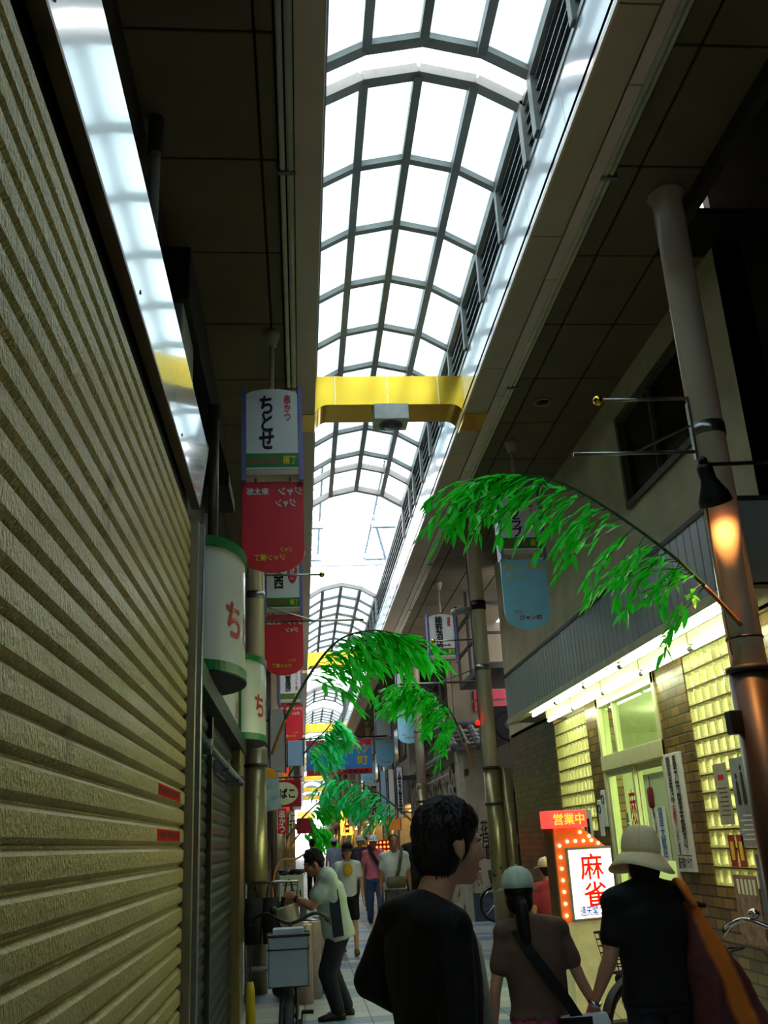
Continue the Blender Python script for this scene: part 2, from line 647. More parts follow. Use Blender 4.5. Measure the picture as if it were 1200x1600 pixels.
# ------------------------------------------------------------------ brass cross beams
BRASS = mat('polished_brass', (232, 190, 62), .2, 1, var=.06, scale=2)
BRASSD = mat('brass_seam', (236, 214, 150), .3, 1)
lab = ['polished brass cross beam nearest the camera, with a white lamp box under it',
       'second brass cross beam, above the first left bamboo spray',
       'third brass cross beam, just above the red and blue banner',
       'fourth brass cross beam, seen small just below the banner', 'fifth brass cross beam, tiny below the banner',
       'sixth brass cross beam, a sliver below the fifth', 'farthest brass cross beam, above the bright street end']
for k, yb in enumerate((9.3, 25.1, 40.8, 56.5, 72.2, 87.9, 103.6)):
    t = thing('brass_beam', lab[k], 'beam', (XC, yb, 6.0), group='brass cross beams under the skylight')
    hw = (XR - XL) / 2
    r = .15
    arc = [(hw - r + r * math.sin(a), .05 - r + r * math.cos(a)) for a in [i * PI / 16 for i in range(9)]]
    poly = [(-hw, .40), (-hw, .05 - r)] + [(-x, z) for x, z in reversed(arc)] + arc + [(hw, .05 - r), (hw, .40)]
    # drop duplicate end points
    pp = []
    for q in poly:
        if not pp or (abs(q[0] - pp[-1][0]) + abs(q[1] - pp[-1][1])) > 1e-4:
            pp.append(q)
    mesh_obj('beam_cover', MB().prism(pp, (0, 0, 0), (1, 0, 0), (0, 0, 1), (0, .46, 0)), BRASS, t, bevel=.004)
    for x in (-.6, -.02, .55):
        mesh_obj('seam_strip', MB().box(x - .008, x + .008, -.004, 0, .052, .4), BRASSD, t)
    mesh_obj('wall_plate', MB().box(hw, hw + .26, 0, .46, -.068, -.061), BRASS, t)
    mesh_obj('wall_plate', MB().box(-hw - .19, -hw, 0, .46, -.068, -.061), BRASS, t)
t = thing('lamp_box', 'white box with a round glass lens hung under the nearest brass beam', 'lamp', (1.06, 9.26, 5.86))
mesh_obj('housing', MB().box(-.19, .19, 0, .32, 0, .19), mat('white_lamp_housing', (205, 205, 198), .5), t, bevel=.01)
mesh_obj('bezel', MB().lathe([(.13, -.012), (.13, .005), (.105, .005), (.105, -.012)], 24, Matrix.Translation((.0, .16, 0))), GREYP, t)
mesh_obj('lens', MB().ell((0, .16, 0), .105, .105, .035), mat('lamp_lens', (70, 86, 120), .08, var=.4, scale=14), t)

# pipes along both soffits
PIPEM = mat('painted_conduit', (226, 220, 188), .4, .1, var=.1)
for nm, lb, xs, rr in (('conduit', 'cream conduit pipes running along the right side of the skylight soffit', (2.262, 2.308), (.026, .017)),
                       ('conduit', 'cream conduit pipes running along the left side of the skylight soffit', (.0, -.055), (.026, .02))):
    t = thing(nm, lb, 'pipe', (xs[0], 0, ZC))
    for x, r in zip(xs, rr):
        mesh_obj('pipe', MB().tube([(x - xs[0], Y0, -.035), (x - xs[0], Y1, -.035)], r, 10), PIPEM, t)
    for y in (-1.2, 2.1, 5.4, 8.7, 12, 15.3, 18.6, 21.9, 25.2):
        lo = min(xs) - xs[0] - .035; hi = max(xs) - xs[0] + .04
        mesh_obj('clamp', MB().box(lo, hi, y - .015, y + .015, -.07, 0), GREYP, t)
# ================================================================== LEFT SIDE
SHX = -.62
SLAT = mat('shutter_enamel', (196, 178, 108), .3, .3, var=.1, scale=3, bump=1.0, bdist=.016, bscale=70, stretch=(1, 1.3, .8), dirt=((128, 108, 58), 2.2, .66), spec=.6)
t = thing('rolling_shutter', 'large closed cream-yellow rolling shutter of embossed slats filling the left foreground', 'shutter', (SHX, 5.25, 0))
P = .094
prof = [(-.016, 0), (-.016, .007), (.008, .026), (.009, .056), (.008, .086), (-.008, .1035)]
vs = []; fs = []
zs = []
k = 0
while k * P < 3.2:
    for (a, b) in prof:
        zs.append((a, k * P + .02 + b * .94 / 1.035))
    k += 1
for (a, z) in zs:
    vs += [V((a, -7.2, z)), V((a, -.02, z))]
for i in range(len(zs) - 1):
    fs.append((2 * i, 2 * i + 1, 2 * i + 3, 2 * i + 2))
curt = MB().add(vs, fs)
curt.box(-.03, -.02, -7.2, -.02, 0, 3.32)
mesh_obj('slat_curtain', curt, SLAT, t)
RAILM = mat('shutter_rail', (150, 140, 108), .35, .6, var=.15)
mesh_obj('guide_rail', MB().box(-.04, .05, -.01, .06, 0, 3.33), RAILM, t, bevel=.006)
mesh_obj('guide_rail', MB().box(-.04, .075, .075, .15, 0, 3.33), STEEL, t, bevel=.008)
mesh_obj('bottom_bar', MB().box(-.03, .03, -7.2, -.02, 0, .06), STEEL, t)
STK = mat('red_sticker', (240, 30, 18), .9, var=.05, spec=.05)
for (px0, px1, py0, py1, lb) in ((248, 282, 1222, 1247, 'red printed sticker on the right end of the shutter, the upper of two'),
                                 (247, 281, 1286, 1303, 'red printed sticker on the right end of the shutter, the lower of two')):
    a = AX(px0, (py0 + py1) / 2 - 4, SHX + .01); b = AX(px1, (py0 + py1) / 2 + 3, SHX + .01)
    zc = (AX(px0, py0, SHX).z + AX(px0, py1, SHX).z) / 2
    kz = round((zc - .07) / P) * P + .07
    s = thing('sticker', lb, 'sticker', (SHX + .009, (a.y + b.y) / 2, kz), group='stickers on the shutter')
    hy = abs(b.y - a.y) / 2
    mesh_obj('paper', MB().box(0, .002, -hy, hy, -.024, .024), STK, s)
    pr = MB(); random.seed(int(px0) + py0)
    for row in (0,):
        q = -hy + .03
        while q < hy - .04:
            ww = random.uniform(.012, .03)
            pr.box(.002, .003, q, q + ww * .4, -.016, .016).box(.002, .003, q, q + ww, -.002, .004)
            if random.random() < .6:
                pr.box(.002, .003, q, q + ww, .011, .016)
            q += ww + .014
    mesh_obj('print', pr, INK, s)

# glossy white sign box above the shutter
GLOSSW = mat('glossy_white_sign_panel', (214, 222, 224), .17, .28, var=.04, scale=1.2, spec=.8, coat=.8)
t = thing('sign_board', 'long blank glossy white sign box above the left shutter, reflecting the skylight', 'sign', (-.62, -1.5, 3.44))
pr = [(.0, 0), (.045, 0), (.09, .37), (.082, .40), (.06, .415), (0, .42)]
mesh_obj('face', MB().prism(pr, (0, -5.5, 0), (1, 0, 0), (0, 0, 1), (0, 12.3, 0)), GLOSSW, t, bevel=.003)
mesh_obj('underside', MB().box(-.0, .049, -5.5, 6.82, -.02, -.001), mat('brown_trim', (92, 72, 48), .4, .3), t)
mesh_obj('edge_trim', MB().prism([(.045, 0), (.05, 0), (.096, .372), (.088, .406), (.063, .423), (0, .428), (0, .42), (.06, .415), (.082, .40), (.09, .37)], (0, 6.8, 0), (1, 0, 0), (0, 0, 1), (0, .02, 0)), STEEL, t)
for y in (-.9, 3.3, 4.6, 5.9):
    mesh_obj('screw', MB().lathe([(.009, 0), (.009, .004)], 8, Matrix.Translation((.05, y, .05)) @ Matrix.Rotation(PI / 2, 4, 'Y')), GREYP, t)
struct('trim_9', MB().box(-.7, -.64, Y0, 5.4, 3.34, 3.84), BLACKP)

# things on the wall above the sign box
t = thing('drain_pipe', 'dark drain pipe with a white lower length on the wall above the white sign box', 'pipe', AX(240, 300, -.86))
p = t.location.copy()
mesh_obj('pipe', MB().tube([(0, 0, .3), (0, 0, 1.1)], .05, 12), mat('dark_pipe', (48, 42, 34), .6), t)
mesh_obj('white_length', MB().tube([(0, 0, -.9), (0, 0, .31)], .035, 12), mat('white_pipe', (190, 186, 176), .5, dirt=((70, 60, 50), 20, .62)), t)
mesh_obj('elbow', MB().tube([(0, 0, 1.08), (.02, .05, 1.14), (.05, .3, 1.16)], .06, 12), MATS['dark_pipe'], t)
t = thing('air_conditioner', 'weathered off-white air conditioner on the wall behind the end of the white sign box', 'air conditioner', AX(282, 520, -.8) + V((-.12, .1, -.3)))
mesh_obj('casing', MB().box(-.14, .12, 0, .7, 0, .62), mat('weathered_casing', (150, 148, 132), .6, dirt=((70, 62, 48), 9, .6)), t, bevel=.012)
mesh_obj('fan_grille', MB().tube([(.02 * 0 + .0 + .18 * math.cos(a) * 0, -.004, .3) if 0 else (-.01 + .09 * math.cos(a), -.008, .3 + .2 * math.sin(a)) for a in [2 * PI * i / 24 for i in range(24)]], .006, 6, True), DKGREY, t)
mesh_obj('bracket', MB().box(-.14, .12, .02, .68, -.03, 0), DKGREY, t)
t = thing('vent_duct', 'black sheet metal duct box under the left ceiling, above the air conditioner', 'duct', (-.95, 6.0, 4.75))
mesh_obj('duct', MB().box(0, .2, 0, 3.4, .55, 1.0), mat('black_duct', (30, 27, 22), .6, .2), t, bevel=.01)
mesh_obj('duct_hood', MB().prism([(0, 0), (.3, 0), (.3, .12), (.2, .5), (0, .5)], (0, 2.6, .1), (1, 0, 0), (0, 0, 1), (0, .8, 0)), MATS['black_duct'], t)
t = thing('standpipe', 'dark vertical pipe on the wall between the shutter and the first red placard', 'pipe', (-.72, 7.75, 2.6))
mesh_obj('pipe', MB().tube([(0, 0, .9), (0, 0, 2.6)], .045, 12), mat('brown_pipe', (78, 68, 54), .4, .3), t)
mesh_obj('coupling', MB().tube([(0, 0, 2.55), (0, 0, 2.68)], .06, 12), MATS['dark_pipe'], t)

# second, dark green shutter of the skewer shop, with its lintel and posts
GRSLAT = mat('dark_green_shutter_paint', (26, 35, 29), .4, .1, var=.3, scale=4, dirt=((62, 60, 40), 5, .72))
t = thing('rolling_shutter', 'closed dark green shutter with narrow slats beside the cream shutter', 'shutter', (-.68, 5.45, 0))
vs = []; fs = []; zs = []
for k in range(25):
    for (a, b) in ((0, 0), (.012, .02), (.016, .07), (0, .098)):
        zs.append((a, k * .1 + b))
for (a, z) in zs:
    vs += [V((a, 0, z)), V((a, 4.0, z))]
for i in range(len(zs) - 1):
    fs.append((2 * i, 2 * i + 1, 2 * i + 3, 2 * i + 2))
mesh_obj('slat_curtain', MB().add(vs, fs).box(-.02, -.01, 0, 4, 0, 2.5), GRSLAT, t)
mesh_obj('centre_post', MB().box(-.01, .05, 1.55, 1.62, 0, 2.5), mat('bronze_post', (96, 90, 66), .35, .6), t, bevel=.005)
mesh_obj('side_post', MB().box(-.02, .1, 4.0, 4.5, 0, 2.42), mat('tan_metal_post', (158, 138, 84), .3, .7, var=.12), t, bevel=.008)
mesh_obj('lintel', MB().box(-.02, .12, 0, 4.6, 2.42, 2.56), BLACKP, t)
t = thing('awning_rod', 'grey metal rod with clamps running along the front of the dark green shutter', 'rod', (-.55, 5.55, 2.09))
mesh_obj('rod', MB().tube([(0, 0, 0), (0, 3.6, 0)], .022, 10), GREYP, t)
for y in (.25, 1.7, 2.9, 3.45):
    mesh_obj('clamp', MB().box(-.1, .02, y, y + .06, -.045, .045), STEEL, t)
WSIGN = mat('sign_white_acrylic', (205, 205, 192), .3, var=.08, scale=1.5, coat=.3)
GREEN = mat('green_sign_frame', (24, 110, 52), .4, var=.12)
t = thing('fascia_sign', 'flat pale sign panel on the wall between the two green-rimmed curved lanterns', 'sign', (-.66, 5.7, 2.58))
mesh_obj('panel', MB().box(0, .03, 0, 5.2, 0, .85), WSIGN, t)
mesh_obj('mounting_board', MB().box(-.4, 0, -.1, 5.3, -.02, .9), DKWALL, t)
text(t, '串', (.031, 3.85, .22), .2, .2, REDINK, u=(0, 1, 0))

# two half-round lanterns with green rims
for k, (yc, lb) in enumerate(((6.42, 'nearer half-round white lantern sign with green rims and red lettering, left wall'),
                              (10.42, 'farther half-round white lantern sign with green rims, beside the left column'))):
    A, B, z0, z1 = .53, .262, 2.6, 3.4
    t = thing('lantern_sign', lb, 'sign', (-.63, yc, z0), group='curved lantern signs on the left')
    N = 24

    def pt(a, z, s=1.0):
        return V((B * s * math.sin(a), -A * s * math.cos(a), z))
    body = MB()
    vs = []; fs = []
    for i in range(N + 1):
        a = PI * i / N
        vs += [pt(a, 0), pt(a, z1 - z0)]
    for i in range(N):
        fs.append((2 * i, 2 * i + 2, 2 * i + 3, 2 * i + 1))
    mesh_obj('curved_face', body.add(vs, fs, True), WSIGN, t)
    for nm, za, zb in (('rim', -.035, .03), ('rim', z1 - z0 - .02, z1 - z0 + .045)):
        pl = [(pt(PI * i / N, 0, 1.05).x, pt(PI * i / N, 0, 1.05).y) for i in range(N + 1)]
        mesh_obj(nm, MB().prism(pl, (0, 0, za), (1, 0, 0), (0, 1, 0), (0, 0, zb - za)), GREEN, t)
    mesh_obj('bottom_plate', MB().prism([(x * .97, y_ * .97) for x, y_ in pl], (0, 0, -.04), (1, 0, 0), (0, 1, 0), (0, 0, .004)), DKGREY, t)
    for sg in (-1, 1):
        mesh_obj('side_frame', MB().box(0, .03, sg * (A + .012) - .018, sg * (A + .012) + .018, -.03, z1 - z0 + .04), GREEN, t)
    text(t, 'ちとせ', (0, 0, 0), 1, 1, mat('lantern_red', (176, 24, 26), .4), fn=lambda a, b: pt(PI / 2 + a * 1.75, .30 + b * .22 - a * .06, 1.008), bold=.03)

# ------------------------------------------------------------------ arcade columns
COLM = mat('column_enamel', (224, 202, 178), .22, .0, var=.05, scale=2, spec=.7, coat=.9)
COLLOW = mat('column_lower_steel', (150, 138, 100), .3, .6, var=.2, scale=3, dirt=((48, 44, 34), 6, .62))


def column(x, y, r, label, zs=2.75, slr=.02, lowm=None, ring=(2.35,), band=(3.95,)):
    t = thing('arcade_column', label, 'column', (x, y, 0), group='arcade columns')
    mesh_obj('shaft', MB().lathe([(r, zs - .05), (r, ZC - .08), (r + .035, ZC - .02), (r + .035, ZC)], 28), COLM, t)
    mesh_obj('sleeve', MB().lathe([(r + slr, 0), (r + slr, zs)], 28), lowm or COLLOW, t)
    for z in ring:
        mesh_obj('ring', MB().lathe([(r + slr, z - .02), (r + slr + .012, z - .016), (r + slr + .012, z + .016), (r + slr, z + .02)], 28), DKGREY, t)
    for z in band:
        mesh_obj('band', MB().lathe([(r + .003, z - .045), (r + .008, z - .045), (r + .008, z + .045), (r + .003, z + .045)], 28), STEEL, t)
    return t


def bracket(t, sg, r, z1, z2, l1, l2):
    """banner bracket: upper bar with a ball, lower bar with a stay"""
    x0 = sg * r
    mesh_obj('ball_bar', MB().tube([(x0, 0, z1), (x0 + sg * l1, 0, z1 - .01)], .013, 8), STEEL, t)
    mesh_obj('ball_finial', MB().ell((x0 + sg * (l1 + .02), 0, z1 - .01), .036, .036, .036), BRASS, t)
    mesh_obj('bracket_bar', MB().tube([(x0, 0, z2), (x0 + sg * l2, 0, z2 - .01)], .014, 8), STEEL, t)
    mesh_obj('bracket_stay', MB().tube([(x0, 0, z2 + .2), (x0 + sg * l2 * .5, 0, z2)], .008, 6), STEEL, t)
    mesh_obj('bracket_plate', MB().box(min(x0, x0 + sg * .02), max(x0, x0 + sg * .02), -.02, .02, z2 - .06, z2 + .36), STEEL, t)


LOWDK = mat('column_lower_dark', (62, 52, 40), .4, .3, var=.2, scale=3)
c1 = column(2.82, 5.66, .11, 'tall tan steel column in the right foreground, lit orange by the black spot lamp', zs=2.42, slr=.025, lowm=LOWDK, ring=(2.41,), band=(4.05,))
mesh_obj('cable_tie', MB().lathe([(.111, 2.6), (.116, 2.6), (.116, 2.615), (.111, 2.615)], 24), BLACKP, c1)
bracket(c1, -1, .1, 4.3, 3.9, .62, .86)
mesh_obj('junction_box', MB().box(-.2, -.11, -.05, .04, 2.02, 2.16), BLACKP, c1, bevel=.008)
mesh_obj('cable', MB().tube([(-.115, -.03, 2.5), (-.115, -.03, 4.3)], .006, 6), STEEL, c1)
c2 = column(2.82, 14.2, .11, 'tall tan steel column at the near corner of the old tiled house, with a camera clamped on', zs=2.45, slr=.012, ring=(2.46, 1.95), band=(3.95,))
mesh_obj('side_pipe', MB().tube([(.2, -.03, 0), (.2, -.03, 2.45)], .085, 16), COLLOW, c2)
mesh_obj('cable_conduit', MB().tube([(-.13, -.03, 2.4), (-.13, -.03, 5.9)], .012, 8), GREYP, c2)
bracket(c2, -1, .1, 4.4, 3.75, .62, 1.2)
mesh_obj('camera', MB().cap((-.2, -.1, 4.85), (-.42, -.25, 4.78), .05, .06).cap((-.2, -.1, 4.85), (-.1, 0, 4.92), .03, .03), mat('camera_white', (170, 168, 160), .4), c2)
mesh_obj('camera_clamp', MB().lathe([(.112, 4.86), (.125, 4.86), (.125, 5.0), (.112, 5.0)], 20), BLACKP, c2)
mesh_obj('warning_lamp', MB().ell((-.16, -.06, 3.12), .035, .035, .035), mat('red_lamp', (255, 20, 10), .3, emit=2.0), c2)
cl = column(-.53, 11.5, .115, 'tan steel column on the left behind the two curved lantern signs', zs=2.6, slr=.012, ring=(2.42,), band=(4.48,))
bracket(cl, 1, .1, 4.75, 4.15, .72, 1.25)
mesh_obj('paint_drips', MB().add([], []), COLLOW, cl) if 0 else None
col_lab = {22.7: 'tan steel column right of the street, first one past the old tiled house', 31.2: 'tan steel column right of the street, second past the old tiled house',
           39.7: 'tan steel column right of the street, third past the old tiled house', 48.2: 'farthest tan steel column right of the street that can be made out'}
ords = ['third', 'fourth', 'fifth', 'sixth', 'seventh', 'eighth', 'ninth', 'tenth', 'eleventh']
col_lab = {22.7: col_lab[22.7], 31.2: col_lab[31.2]}
for k_ in range(7):
    col_lab[39.7 + 8.5 * k_] = f'tan steel column right of the street, {ords[k_]} past the old tiled house'
for y, lb in col_lab.items():
    column(2.82, y, .11, lb)
for y, lb in {21.5: 'tan steel column on the left, just beyond the red tobacco sign', 31.0: 'tan steel column on the left, second beyond the red tobacco sign', 40.5: 'tan steel column on the left, third beyond the red tobacco sign', 50.0: 'tan steel column on the left, fourth beyond the red tobacco sign', 60.0: 'tan steel column on the left, fifth beyond the red tobacco sign'}.items():
    column(-.53, y, .115, lb)
# ================================================================== RIGHT SIDE: the mahjong parlour
BRICK = mat_brick('glazed_brown_brick', (138, 108, 48), (92, 70, 34), (40, 34, 22), .21, .085, .008, .3)
BRICKX = mat_brick('glazed_brown_brick_end', (138, 108, 48), (92, 70, 34), (40, 34, 22), .21, .085, .008, .3, axis='XZ')
CREAM = mat('cream_aluminium', (205, 202, 160), .4, .1, var=.06)
WX = 3.45
bw = MB()
bw.box(WX, WX + .2, 12.8, 15.5, 0, 3.05)            # far brick pier
bw.box(WX, WX + .2, 10.8, 11.3, 0, 3.05)            # between glass blocks and door
bw.box(WX, WX + .2, 8.2, 8.9, 0, 3.05)              # between door and near glass blocks
bw.box(WX, WX + .2, 5.6, 6.95, 0, 3.05)
bw.box(WX, WX + .2, 11.3, 12.8, 0, 1.5)
bw.box(WX, WX + .2, 6.95, 8.2, 0, 1.02)
struct('wall_shop_front', bw, BRICK)
struct('wall_shop_end', MB().box(WX + .002, 5.2, 15.5, 15.6, 0, 4.2), BRICKX)
# interior room, lit
INW = mat('interior_cream_wall', (240, 238, 214), .7, var=.05)
rm = MB()
rm.box(6.6, 6.7, 5.6, 15.5, 0, 3.0).box(WX + .2, 6.7, 5.5, 5.6, 0, 3.0).box(WX + .2, 6.6, 5.6, 15.5, 3.0, 3.05)
rm.box(WX + .2, 6.6, 15.4, 15.49, 0, 3.0)
struct('wall_shop_interior', rm, INW)
for k, y in enumerate((7.6, 9.6, 11.6)):
    t = thing('ceiling_lamp', ('ceiling light inside the parlour nearest the street front glass blocks', 'ceiling light seen through the glass above the parlour door', 'ceiling light inside the parlour behind the farther glass blocks')[k], 'lamp', (5.0, y, 2.86), group='ceiling lights inside the parlour')
    mesh_obj('housing', MB().box(-.16, .16, -.8, .8, .06, .13), WHITE, t)
    mesh_obj('diffuser', MB().box(-.14, .14, -.78, .78, 0, .06), mat('lit_diffuser', (250, 255, 235), .4, emit=40, ecol=(250, 255, 222)), t)

# glass block windows
GB = bpy.data.materials.new('glass_block')
GB.use_nodes = True
_nt = GB.node_tree; _b = _nt.nodes['Principled BSDF']; _o = _nt.nodes['Material Output']
_tc = _nt.nodes.new('ShaderNodeTexCoord'); _n = _nt.nodes.new('ShaderNodeTexNoise')
_n.inputs['Scale'].default_value = 40
_nt.links.new(_tc.outputs['Object'], _n.inputs['Vector'])
_bp = _nt.nodes.new('ShaderNodeBump'); _bp.inputs['Strength'].default_value = .25
_nt.links.new(_n.outputs['Fac'], _bp.inputs['Height']); _nt.links.new(_bp.outputs[0], _b.inputs['Normal'])
_b.inputs['Base Color'].default_value = (*lin((206, 204, 142)), 1)
_b.inputs['Roughness'].default_value = .08
_b.inputs['Coat Weight'].default_value = .5
_t = _nt.nodes.new('ShaderNodeBsdfTranslucent'); _t.inputs[0].default_value = (*lin((226, 224, 152)), 1)
_x = _nt.nodes.new('ShaderNodeMixShader'); _x.inputs[0].default_value = .55
_nt.links.new(_b.outputs[0], _x.inputs[1]); _nt.links.new(_t.outputs[0], _x.inputs[2]); _nt.links.new(_x.outputs[0], _o.inputs[0])
RIBG = mat('glass_block_rib', (235, 235, 175), .15, var=.1, coat=.6)
MORT = mat('block_mortar', (74, 68, 40), .8)


def blocks(name, y0, y1, z0, z1, pitch):
    f = MB()
    ny = round((y1 - y0) / pitch); nz = round((z1 - z0) / pitch)
    py = (y1 - y0) / ny; pz = (z1 - z0) / nz
    for i in range(ny + 1):
        f.box(WX + .015, WX + .09, y0 + i * py - .005, y0 + i * py + .005, z0, z1)
    for j in range(nz + 1):
        f.box(WX + .012, WX + .09, y0, y1, z0 + j * pz - .006, z0 + j * pz + .006)
    o = struct(name, f, MORT)
    g = MB(); rb = MB()
    for i in range(ny):
        for j in range(nz):
            a = y0 + i * py + .006; b = a + py - .012; c = z0 + j * pz + .007; d = c + pz - .014
            M = .03
            # pillow-faced block: outer face dished inwards
            vs = [(WX + .012, a, c), (WX + .012, b, c), (WX + .012, b, d), (WX + .012, a, d),
                  (WX + .04, a + M, c + .02), (WX + .04, b - M, c + .02), (WX + .04, b - M, d - .02), (WX + .04, a + M, d - .02)]
            g.add(vs, [(0, 1, 5, 4), (1, 2, 6, 5), (2, 3, 7, 6), (3, 0, 4, 7), (4, 5, 6, 7)])
            for q in range(6):
                zz = c + .012 + (d - c - .024) * (q + .5) / 6
                rb.ell((WX + .022, b - .012, zz), .008, .007, (d - c) / 22, 6, 4)
    mesh_obj('glass_blocks', g, GB, o)
    mesh_obj('block_ribs', rb, RIBG, o)


blocks('window_3', 6.95, 8.2, 1.02, 2.95, .15)
blocks('window_4', 11.3, 12.8, 1.5, 2.9, .15)

# transom and sliding doors
dz = 2.14
d = MB()
d.box(WX - .02, WX + .1, 8.9, 8.97, 0, 3.0).box(WX - .02, WX + .1, 10.73, 10.8, 0, 3.0)
d.box(WX - .03, WX + .12, 8.9, 10.8, dz, dz + .16).box(WX - .02, WX + .1, 8.9, 10.8, 2.84, 3.0)
door = struct('door_1', d, CREAM, bevel=.004)
PANE = mat_pane('shop_pane', (226, 240, 214), .1)
mesh_obj('transom_pane', MB().box(WX + .03, WX + .035, 8.97, 10.73, dz + .16, 2.84), PANE, door)
mesh_obj('transom_mullion', MB().box(WX, WX + .06, 10.25, 10.29, dz + .16, 2.84), CREAM, door)
for k, (a, b, xo) in enumerate(((9.84, 10.73, .0), (8.97, 9.9, .045))):
    lf = MB()
    x0 = WX + xo
    lf.box(x0, x0 + .035, a, a + .06, .05, dz).box(x0, x0 + .035, b - .06, b, .05, dz)
    lf.box(x0, x0 + .035, a + .06, b - .06, .05, .5).box(x0, x0 + .035, a + .06, b - .06, dz - .07, dz)
    l = mesh_obj('door_leaf', lf, CREAM, door)
    mesh_obj('pane', MB().box(x0 + .014, x0 + .02, a + .06, b - .06, .5, dz - .07), PANE, l)
UY = (0, -1, 0)     # reading direction on the right-hand facade, seen from the street
text(door, '麻雀', (WX + .012, 10.02, 1.62), .2, .55, REDINK, u=UY, vertical=True, bold=.02)
text(door, '通天閣クラブ', (WX + .012, 10.24, 1.42), .1, .5, BLUEINK, u=UY, vertical=True, bold=.015)
# notice sheet, poster and charm on the right-hand leaf
PAPER = mat('paper_white', (226, 230, 205), .7, var=.04)
s = solo('notice_sheet', MB().box(WX + .05, WX + .055, 9.06, 9.72, 1.2, 2.02), mat('green_lined_sheet', (196, 218, 168), .7, var=.05), 'pale green notice sheet inside the right-hand glass of the parlour door', 'notice')
t = thing('poster', 'white handwritten poster with blue characters on the right-hand door glass', 'poster', (WX + .04, 9.4, 1.2))
mesh_obj('paper', MB().box(0, .003, -.2, .2, 0, .5), PAPER, t)
text(t, '貸卓大歓迎', (0, -.06, .26), .12, .46, mat('sky_ink', (50, 110, 200), .6), u=UY, vertical=True, bold=.02)
text(t, '初心者歓迎', (0, .1, .3), .06, .3, mat('purple_ink', (120, 80, 110), .6), u=UY, vertical=True, bold=.015)
solo('hanging_charm', MB().cap((WX + .035, 9.52, 1.72), (WX + .035, 9.52, 1.86), .035, .035).tube([(WX + .035, 9.52, 1.6), (WX + .035, 9.52, 2.0)], .004, 5), mat('maroon_cord', (104, 24, 24), .8), 'small maroon hanging charm above the handwritten poster on the door', 'charm')

# tall white lettered board on the brick pier
t = thing('notice_board', 'tall narrow white board of brush lettering on the brick pier right of the door', 'sign', (WX - .03, 8.7, 1.12))
mesh_obj('panel', MB().box(0, .03, -.19, .19, 0, 1.03), WHITE, t, bevel=.004)
text(t, '暴力団闇金融の', (-.001, -.08, .6), .095, .8, INK, u=UY, vertical=True, bold=.02)
text(t, '関係者は', (-.001, .08, .8), .09, .4, INK, u=UY, vertical=True, bold=.02)
text(t, 'お断り', (-.001, .08, .48), .085, .2, REDINK, u=UY, vertical=True, bold=.02)
text(t, 'いたします', (-.001, .08, .25), .07, .22, INK, u=UY, vertical=True, bold=.015)
text(t, '通天閣クラブ', (-.001, 0, .075), .32, .09, INK, u=UY, bold=.025)
mesh_obj('rule', MB().box(-.002, 0, -.17, .17, .135, .141), INK, t)
# round plates left of the door
for k, (y, z) in enumerate(((11.1, 1.72), (10.93, 1.82))):
    t = thing('door_plate', ('lower oblong white plate with a ring mark, left of the parlour door', 'upper oblong white plate with a ring mark, left of the parlour door')[k], 'plate', (WX - .02, y, z), group='plates left of the parlour door')
    mesh_obj('plate', MB().box(0, .02, -.07, .07, -.28, .12), WHITE, t, bevel=.01)
    mesh_obj('ring_mark', MB().tube([(-.001, .045 * math.cos(a), .02 + .045 * math.sin(a)) for a in [2 * PI * i / 16 for i in range(16)]], .008, 6, True), INK, t)

# posters over the near glass blocks
def sheet(name, y0, y1, z0, z1, m, label, cat='poster', x=WX - .005):
    t = thing(name, label, cat, (x, (y0 + y1) / 2, z0))
    mesh_obj('paper', MB().box(0, .004, -(y1 - y0) / 2, (y1 - y0) / 2, 0, z1 - z0), m, t)
    return t, (y1 - y0), (z1 - z0)


t, w, h = sheet('poster', 7.62, 7.88, 1.5, 1.98, mat('grey_paper', (150, 150, 132), .7, var=.15, scale=12), 'grey paper notice taped on the near glass blocks, left of the large picture poster')
mesh_obj('print', MB().box(-.001, 0, -.06, .05, h - .13, h - .09), REDINK, t)
mb = MB()
for q in range(7):
    mb.box(-.001, 0, -.09, .09 - .02 * (q % 3), h - .2 - q * .035, h - .192 - q * .035)
mesh_obj('print', mb, DKGREY, t)
t, w, h = sheet('poster', 6.98, 7.55, 1.33, 2.0, mat('blue_grey_poster', (128, 138, 140), .45, var=.25, scale=6), 'large grey picture poster of standing figures on the near glass blocks')
mb = MB()
for q, (yy, hh) in enumerate(((.2, .2), (.1, .26), (-.02, .36), (-.16, .24), (-.22, .18))):
    mb.cap((-.001, yy, .34), (-.001, yy, .28 + hh), .034, .02, 8)
    mb.ell((-.001, yy, .33 + hh), .02, .02, .025, 8, 5)
for v_ in range(len(mb.v)):
    mb.v[v_].x = -.001 + (mb.v[v_].x + .001) * .02
mesh_obj('print', mb, INK, t)
mb = MB()
for q in range(6):
    mb.box(-.002, 0, -.24, .24 - .05 * (q % 2), .05 + q * .035, .06 + q * .035)
mesh_obj('print', mb, WHITE, t)
for k, y in enumerate((7.74, 7.58)):
    t, w, h = sheet('card', y - .06, y + .06, 1.18, 1.42, mat('red_card', (150, 36, 24), .5, var=.1), ('narrow red card under the grey notice, the left of two', 'narrow red card under the grey notice, the right of two')[k], 'card')
    mesh_obj('print', MB().box(-.001, 0, -.03, .03, .05, .19), YELINK, t)
t, w, h = sheet('poster', 7.4, 7.82, .62, 1.12, mat('red_brown_poster', (140, 112, 92), .5, var=.5, scale=16), 'reddish crowded poster low on the wall under the near glass blocks, behind the bicycle')
mb = MB()
for q in range(5):
    mb.box(-.001, 0, -.17 + q * .07, -.13 + q * .07, h - .14, h - .03)
mesh_obj('print', mb, PAPER, t)
